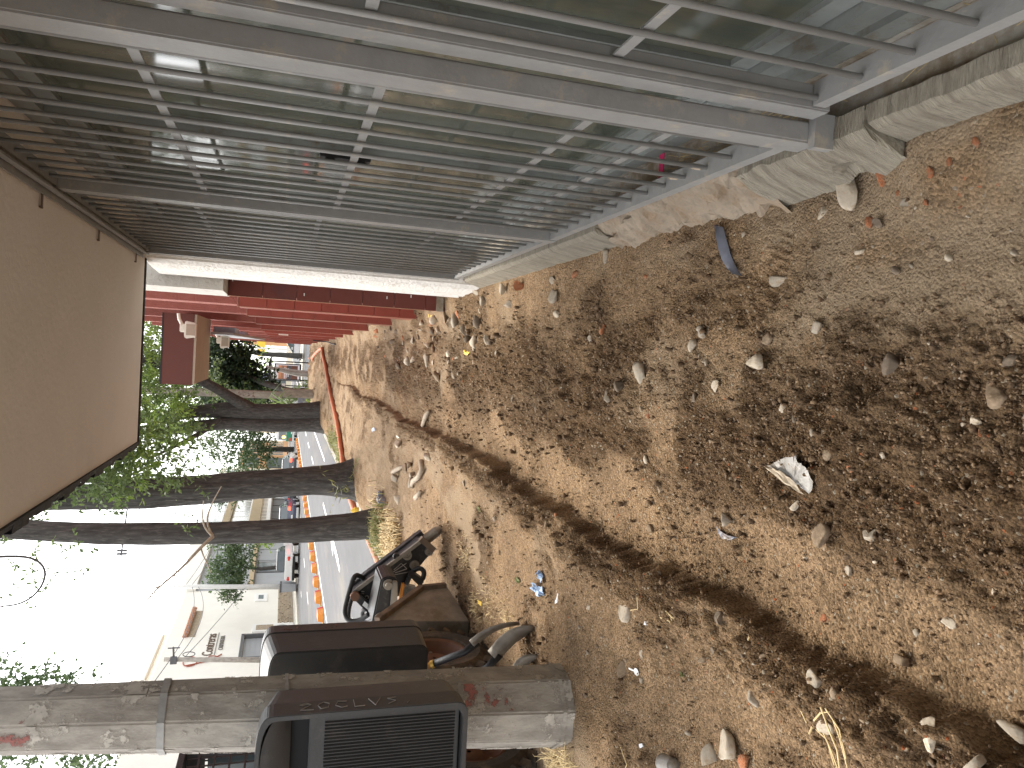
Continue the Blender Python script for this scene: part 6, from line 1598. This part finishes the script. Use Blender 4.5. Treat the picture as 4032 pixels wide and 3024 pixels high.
# litter
def sheet(name, pts_px, m, label, cat, lift=0.012, crumple=0.006, sub=3, seed=0, group=None, raise_=None):
    q = []
    for i, (a, c) in enumerate(pts_px):
        g = on_ground(a, c); q.append(Vector((g[0], g[1], g[2] + lift + (raise_[i] if raise_ else 0))))
    import bmesh
    bm = bmesh.new(); vs_ = [bm.verts.new(v) for v in q]; bm.faces.new(vs_)
    bmesh.ops.triangulate(bm, faces=bm.faces)
    bmesh.ops.subdivide_edges(bm, edges=bm.edges, cuts=sub, use_grid_fill=True)
    r_ = np.random.default_rng(seed)
    for v in bm.verts: v.co += Vector(r_.normal(0, 1, 3)) * crumple
    base = q[0].copy()
    for v in bm.verts: v.co -= base
    me = bpy.data.meshes.new(name); bm.to_mesh(me); bm.free(); me.materials.append(m)
    o = bpy.data.objects.new(name, me); COL.objects.link(o); o.location = base
    so = o.modifiers.new('thickness', 'SOLIDIFY'); so.thickness = 0.0012
    return tag(o, label, cat, group)
pf = empty('plastic_piece', on_ground(3130, 1880), 0, 'torn piece of dusty clear plastic with a folded edge', 'plastic piece')
o = sheet('sheet', [(3042, 1836), (3092, 1808), (3146, 1796), (3158, 1775), (3160, 1815), (3190, 1838), (3226, 1896), (3212, 1944), (3150, 1898)], M['film'], None, None, 0.02, 0.002, 3, 1)
o.location -= Vector(pf.location); o.parent = pf
o = sheet('folded_edge', [(3045, 1836), (3098, 1848), (3150, 1880), (3210, 1948), (3130, 1905)], M['paper'], None, None, 0.035, 0.002, 3, 2)
o.data.materials.clear(); o.data.materials.append(M['stone_pale']); o.location -= Vector(pf.location); o.parent = pf
# curved strip of blue grey plastic half buried by the wall
q = [on_ground(a, c) for a, c in ((2843, 890), (2850, 930), (2862, 985), (2878, 1030), (2900, 1062), (2920, 1082))]
b = MB(); V = []
for i, (x, y, z) in enumerate(q):
    w = 0.018 + 0.012 * math.sin(math.pi * i / 5)
    V += [(x - w * 0.4, y - w, z + 0.006), (x, y, z + 0.032 + 0.006 * i / 5), (x + w * 0.5, y + w, z + 0.004)]
b.add(V, [f for i in range(5) for f in ((3 * i, 3 * i + 1, 3 * i + 4, 3 * i + 3), (3 * i + 1, 3 * i + 2, 3 * i + 5, 3 * i + 4))])
one('plastic_strip', b, M['bluegrey'], 'curved strip of blue grey plastic half buried near the wall', 'plastic strip', base=q[0], smooth=True, fix=False)
sheet('paper_scrap', [(2128, 2256), (2137, 2244), (2146, 2262), (2148, 2280), (2140, 2284), (2130, 2276)], M['blue'], 'crumpled light blue scrap, the one nearer the trench', 'scrap', 0.02, 0.008, 3, 3)
sheet('paper_scrap', [(2110, 2290), (2122, 2308), (2146, 2312), (2148, 2345), (2138, 2350), (2124, 2330), (2116, 2312)], M['blue'], 'crumpled light blue scrap, the larger one nearer the road', 'scrap', 0.025, 0.010, 3, 4)
sheet('foil_wrapper', [(2204, 2372), (2216, 2336), (2218, 2345), (2212, 2376)], M['paper'], 'shiny narrow wrapper standing on the trodden soil', 'wrapper', 0.03, 0.003, 2, 5)
sheet('paper_scrap', [(2525, 2932), (2540, 2926), (2544, 2938), (2530, 2946)], M['paper'], 'small white paper square near the road side corner', 'scrap', 0.012, 0.001, 1, 6)
sheet('paper_scrap', [(2548, 2446), (2556, 2450), (2556, 2462), (2546, 2456)], M['paper'], 'tiny white paper scrap beside the smooth platform tuft', 'scrap', 0.012, 0.002, 1, 7)
sheet('paper_scrap', [(1568, 1720), (1578, 1714), (1582, 1722), (1572, 1728)], M['lamp_plastic'], 'pale pinkish scrap far off on the bright soil', 'scrap', 0.03, 0.004, 1, 8)
sheet('paper_scrap', [(1472, 1688), (1482, 1684), (1486, 1696), (1476, 1700)], M['blue'], 'shiny purplish scrap far off beside the trench end', 'scrap', 0.04, 0.006, 1, 9)
lf = M['yellow']
for i, (a, c, lab) in enumerate(((1896, 2372, 'yellow fallen leaf by the attachment plate'), (1700, 1246, 'yellow leaf at the foot of the red piers'), (1842, 1386, 'yellow green leaf in the rubble'), (2696, 2655, 'pale yellow leaf on the smooth platform'), (2046, 2284, 'green leaf curled on the trodden soil'), (1893, 2005, 'green leaf on the bright soil near the trench'))):
    sheet('fallen_leaf', [(a - 10, c - 12), (a + 6, c - 2), (a + 3, c + 14), (a - 8, c + 6)], lf if i in (0, 1, 2) else M['grass'], lab, 'leaf', 0.012, 0.003, 1, 20 + i, 'fallen leaves on the soil')
sheet('feather', [(2836, 2072), (2842, 2100), (2856, 2120), (2880, 2124), (2912, 2118), (2880, 2110), (2858, 2096)], M['bluegrey'], 'grey and black feather beside a stone on the trench slope', 'feather', 0.015, 0.002, 2, 11)
# white plastic spoon
x, y, z = on_ground(2515, 2645); sp_ = empty('plastic_spoon', (x, y, z + 0.012), 0, 'white plastic spoon beside the upright tan block', 'spoon')
x2, y2, z2 = on_ground(2484, 2626)
b = MB(); V = []; d = Vector((x2 - x, y2 - y, 0)).normalized(); s_ = Vector((-d.y, d.x, 0))
for k in range(16):
    a = k * math.pi / 8
    V.append(d * (0.023 * math.cos(a)) + s_ * (0.015 * math.sin(a)))
V.append(Vector((0, 0, -0.006))); b.add(V, [(k, (k + 1) % 16, 16) for k in range(16)]); bw = b.build('bowl', M['white'], sp_, local=True, smooth=True, fix=False)
b = MB(); b.beam(d * 0.022, d * 0.062 + Vector((0, 0, 0.004)), 0.007, 0.003); b.build('handle', M['white'], sp_, local=True)
# crushed clear cup at the edge
x, y, z = on_ground(2665, 3006); cup = empty('plastic_cup', (x, y, z + 0.02), 0.4, 'clear plastic cup lying at the road side edge of the soil', 'cup')
b = MB(); b.lathe([(0.026, -0.03), (0.028, 0.0), (0.033, 0.045), (0.035, 0.048), (0.031, 0.045), (0.025, -0.028), (0.003, -0.028)], (0, 0, 0.012), 1, 24); b.build('wall', M['film'], cup, local=True, smooth=True)
# bags by the tree
for i, (a, c, lab) in enumerate(((1500, 1945, 'smaller dark teal block in the grass between the trees'), (1512, 1968, 'larger dark teal block in the grass by the first tree'))):
    x, y, z = on_ground(a + 6, c); b = MB(); b.box((-0.04, -0.07, 0), (0.04, 0.07, 0.07 + 0.05 * i)); o = b.build('plastic_block', M['bluegrey'], None, bevel=0.015); o.location = (x, y, z); tag(o, lab, 'block')
x, y, z = on_ground(1418, 2012); b = MB(); b.tube([(0, 0, 0), (0.02, 0, 0.12), (0, 0, 0.2)], [0.07, 0.06, 0.02], 10); o = b.build('pipe_end', M['yellow'], None); o.location = (x, y, z); tag(o, 'yellow capped pipe end at the foot of the second tree', 'pipe end')
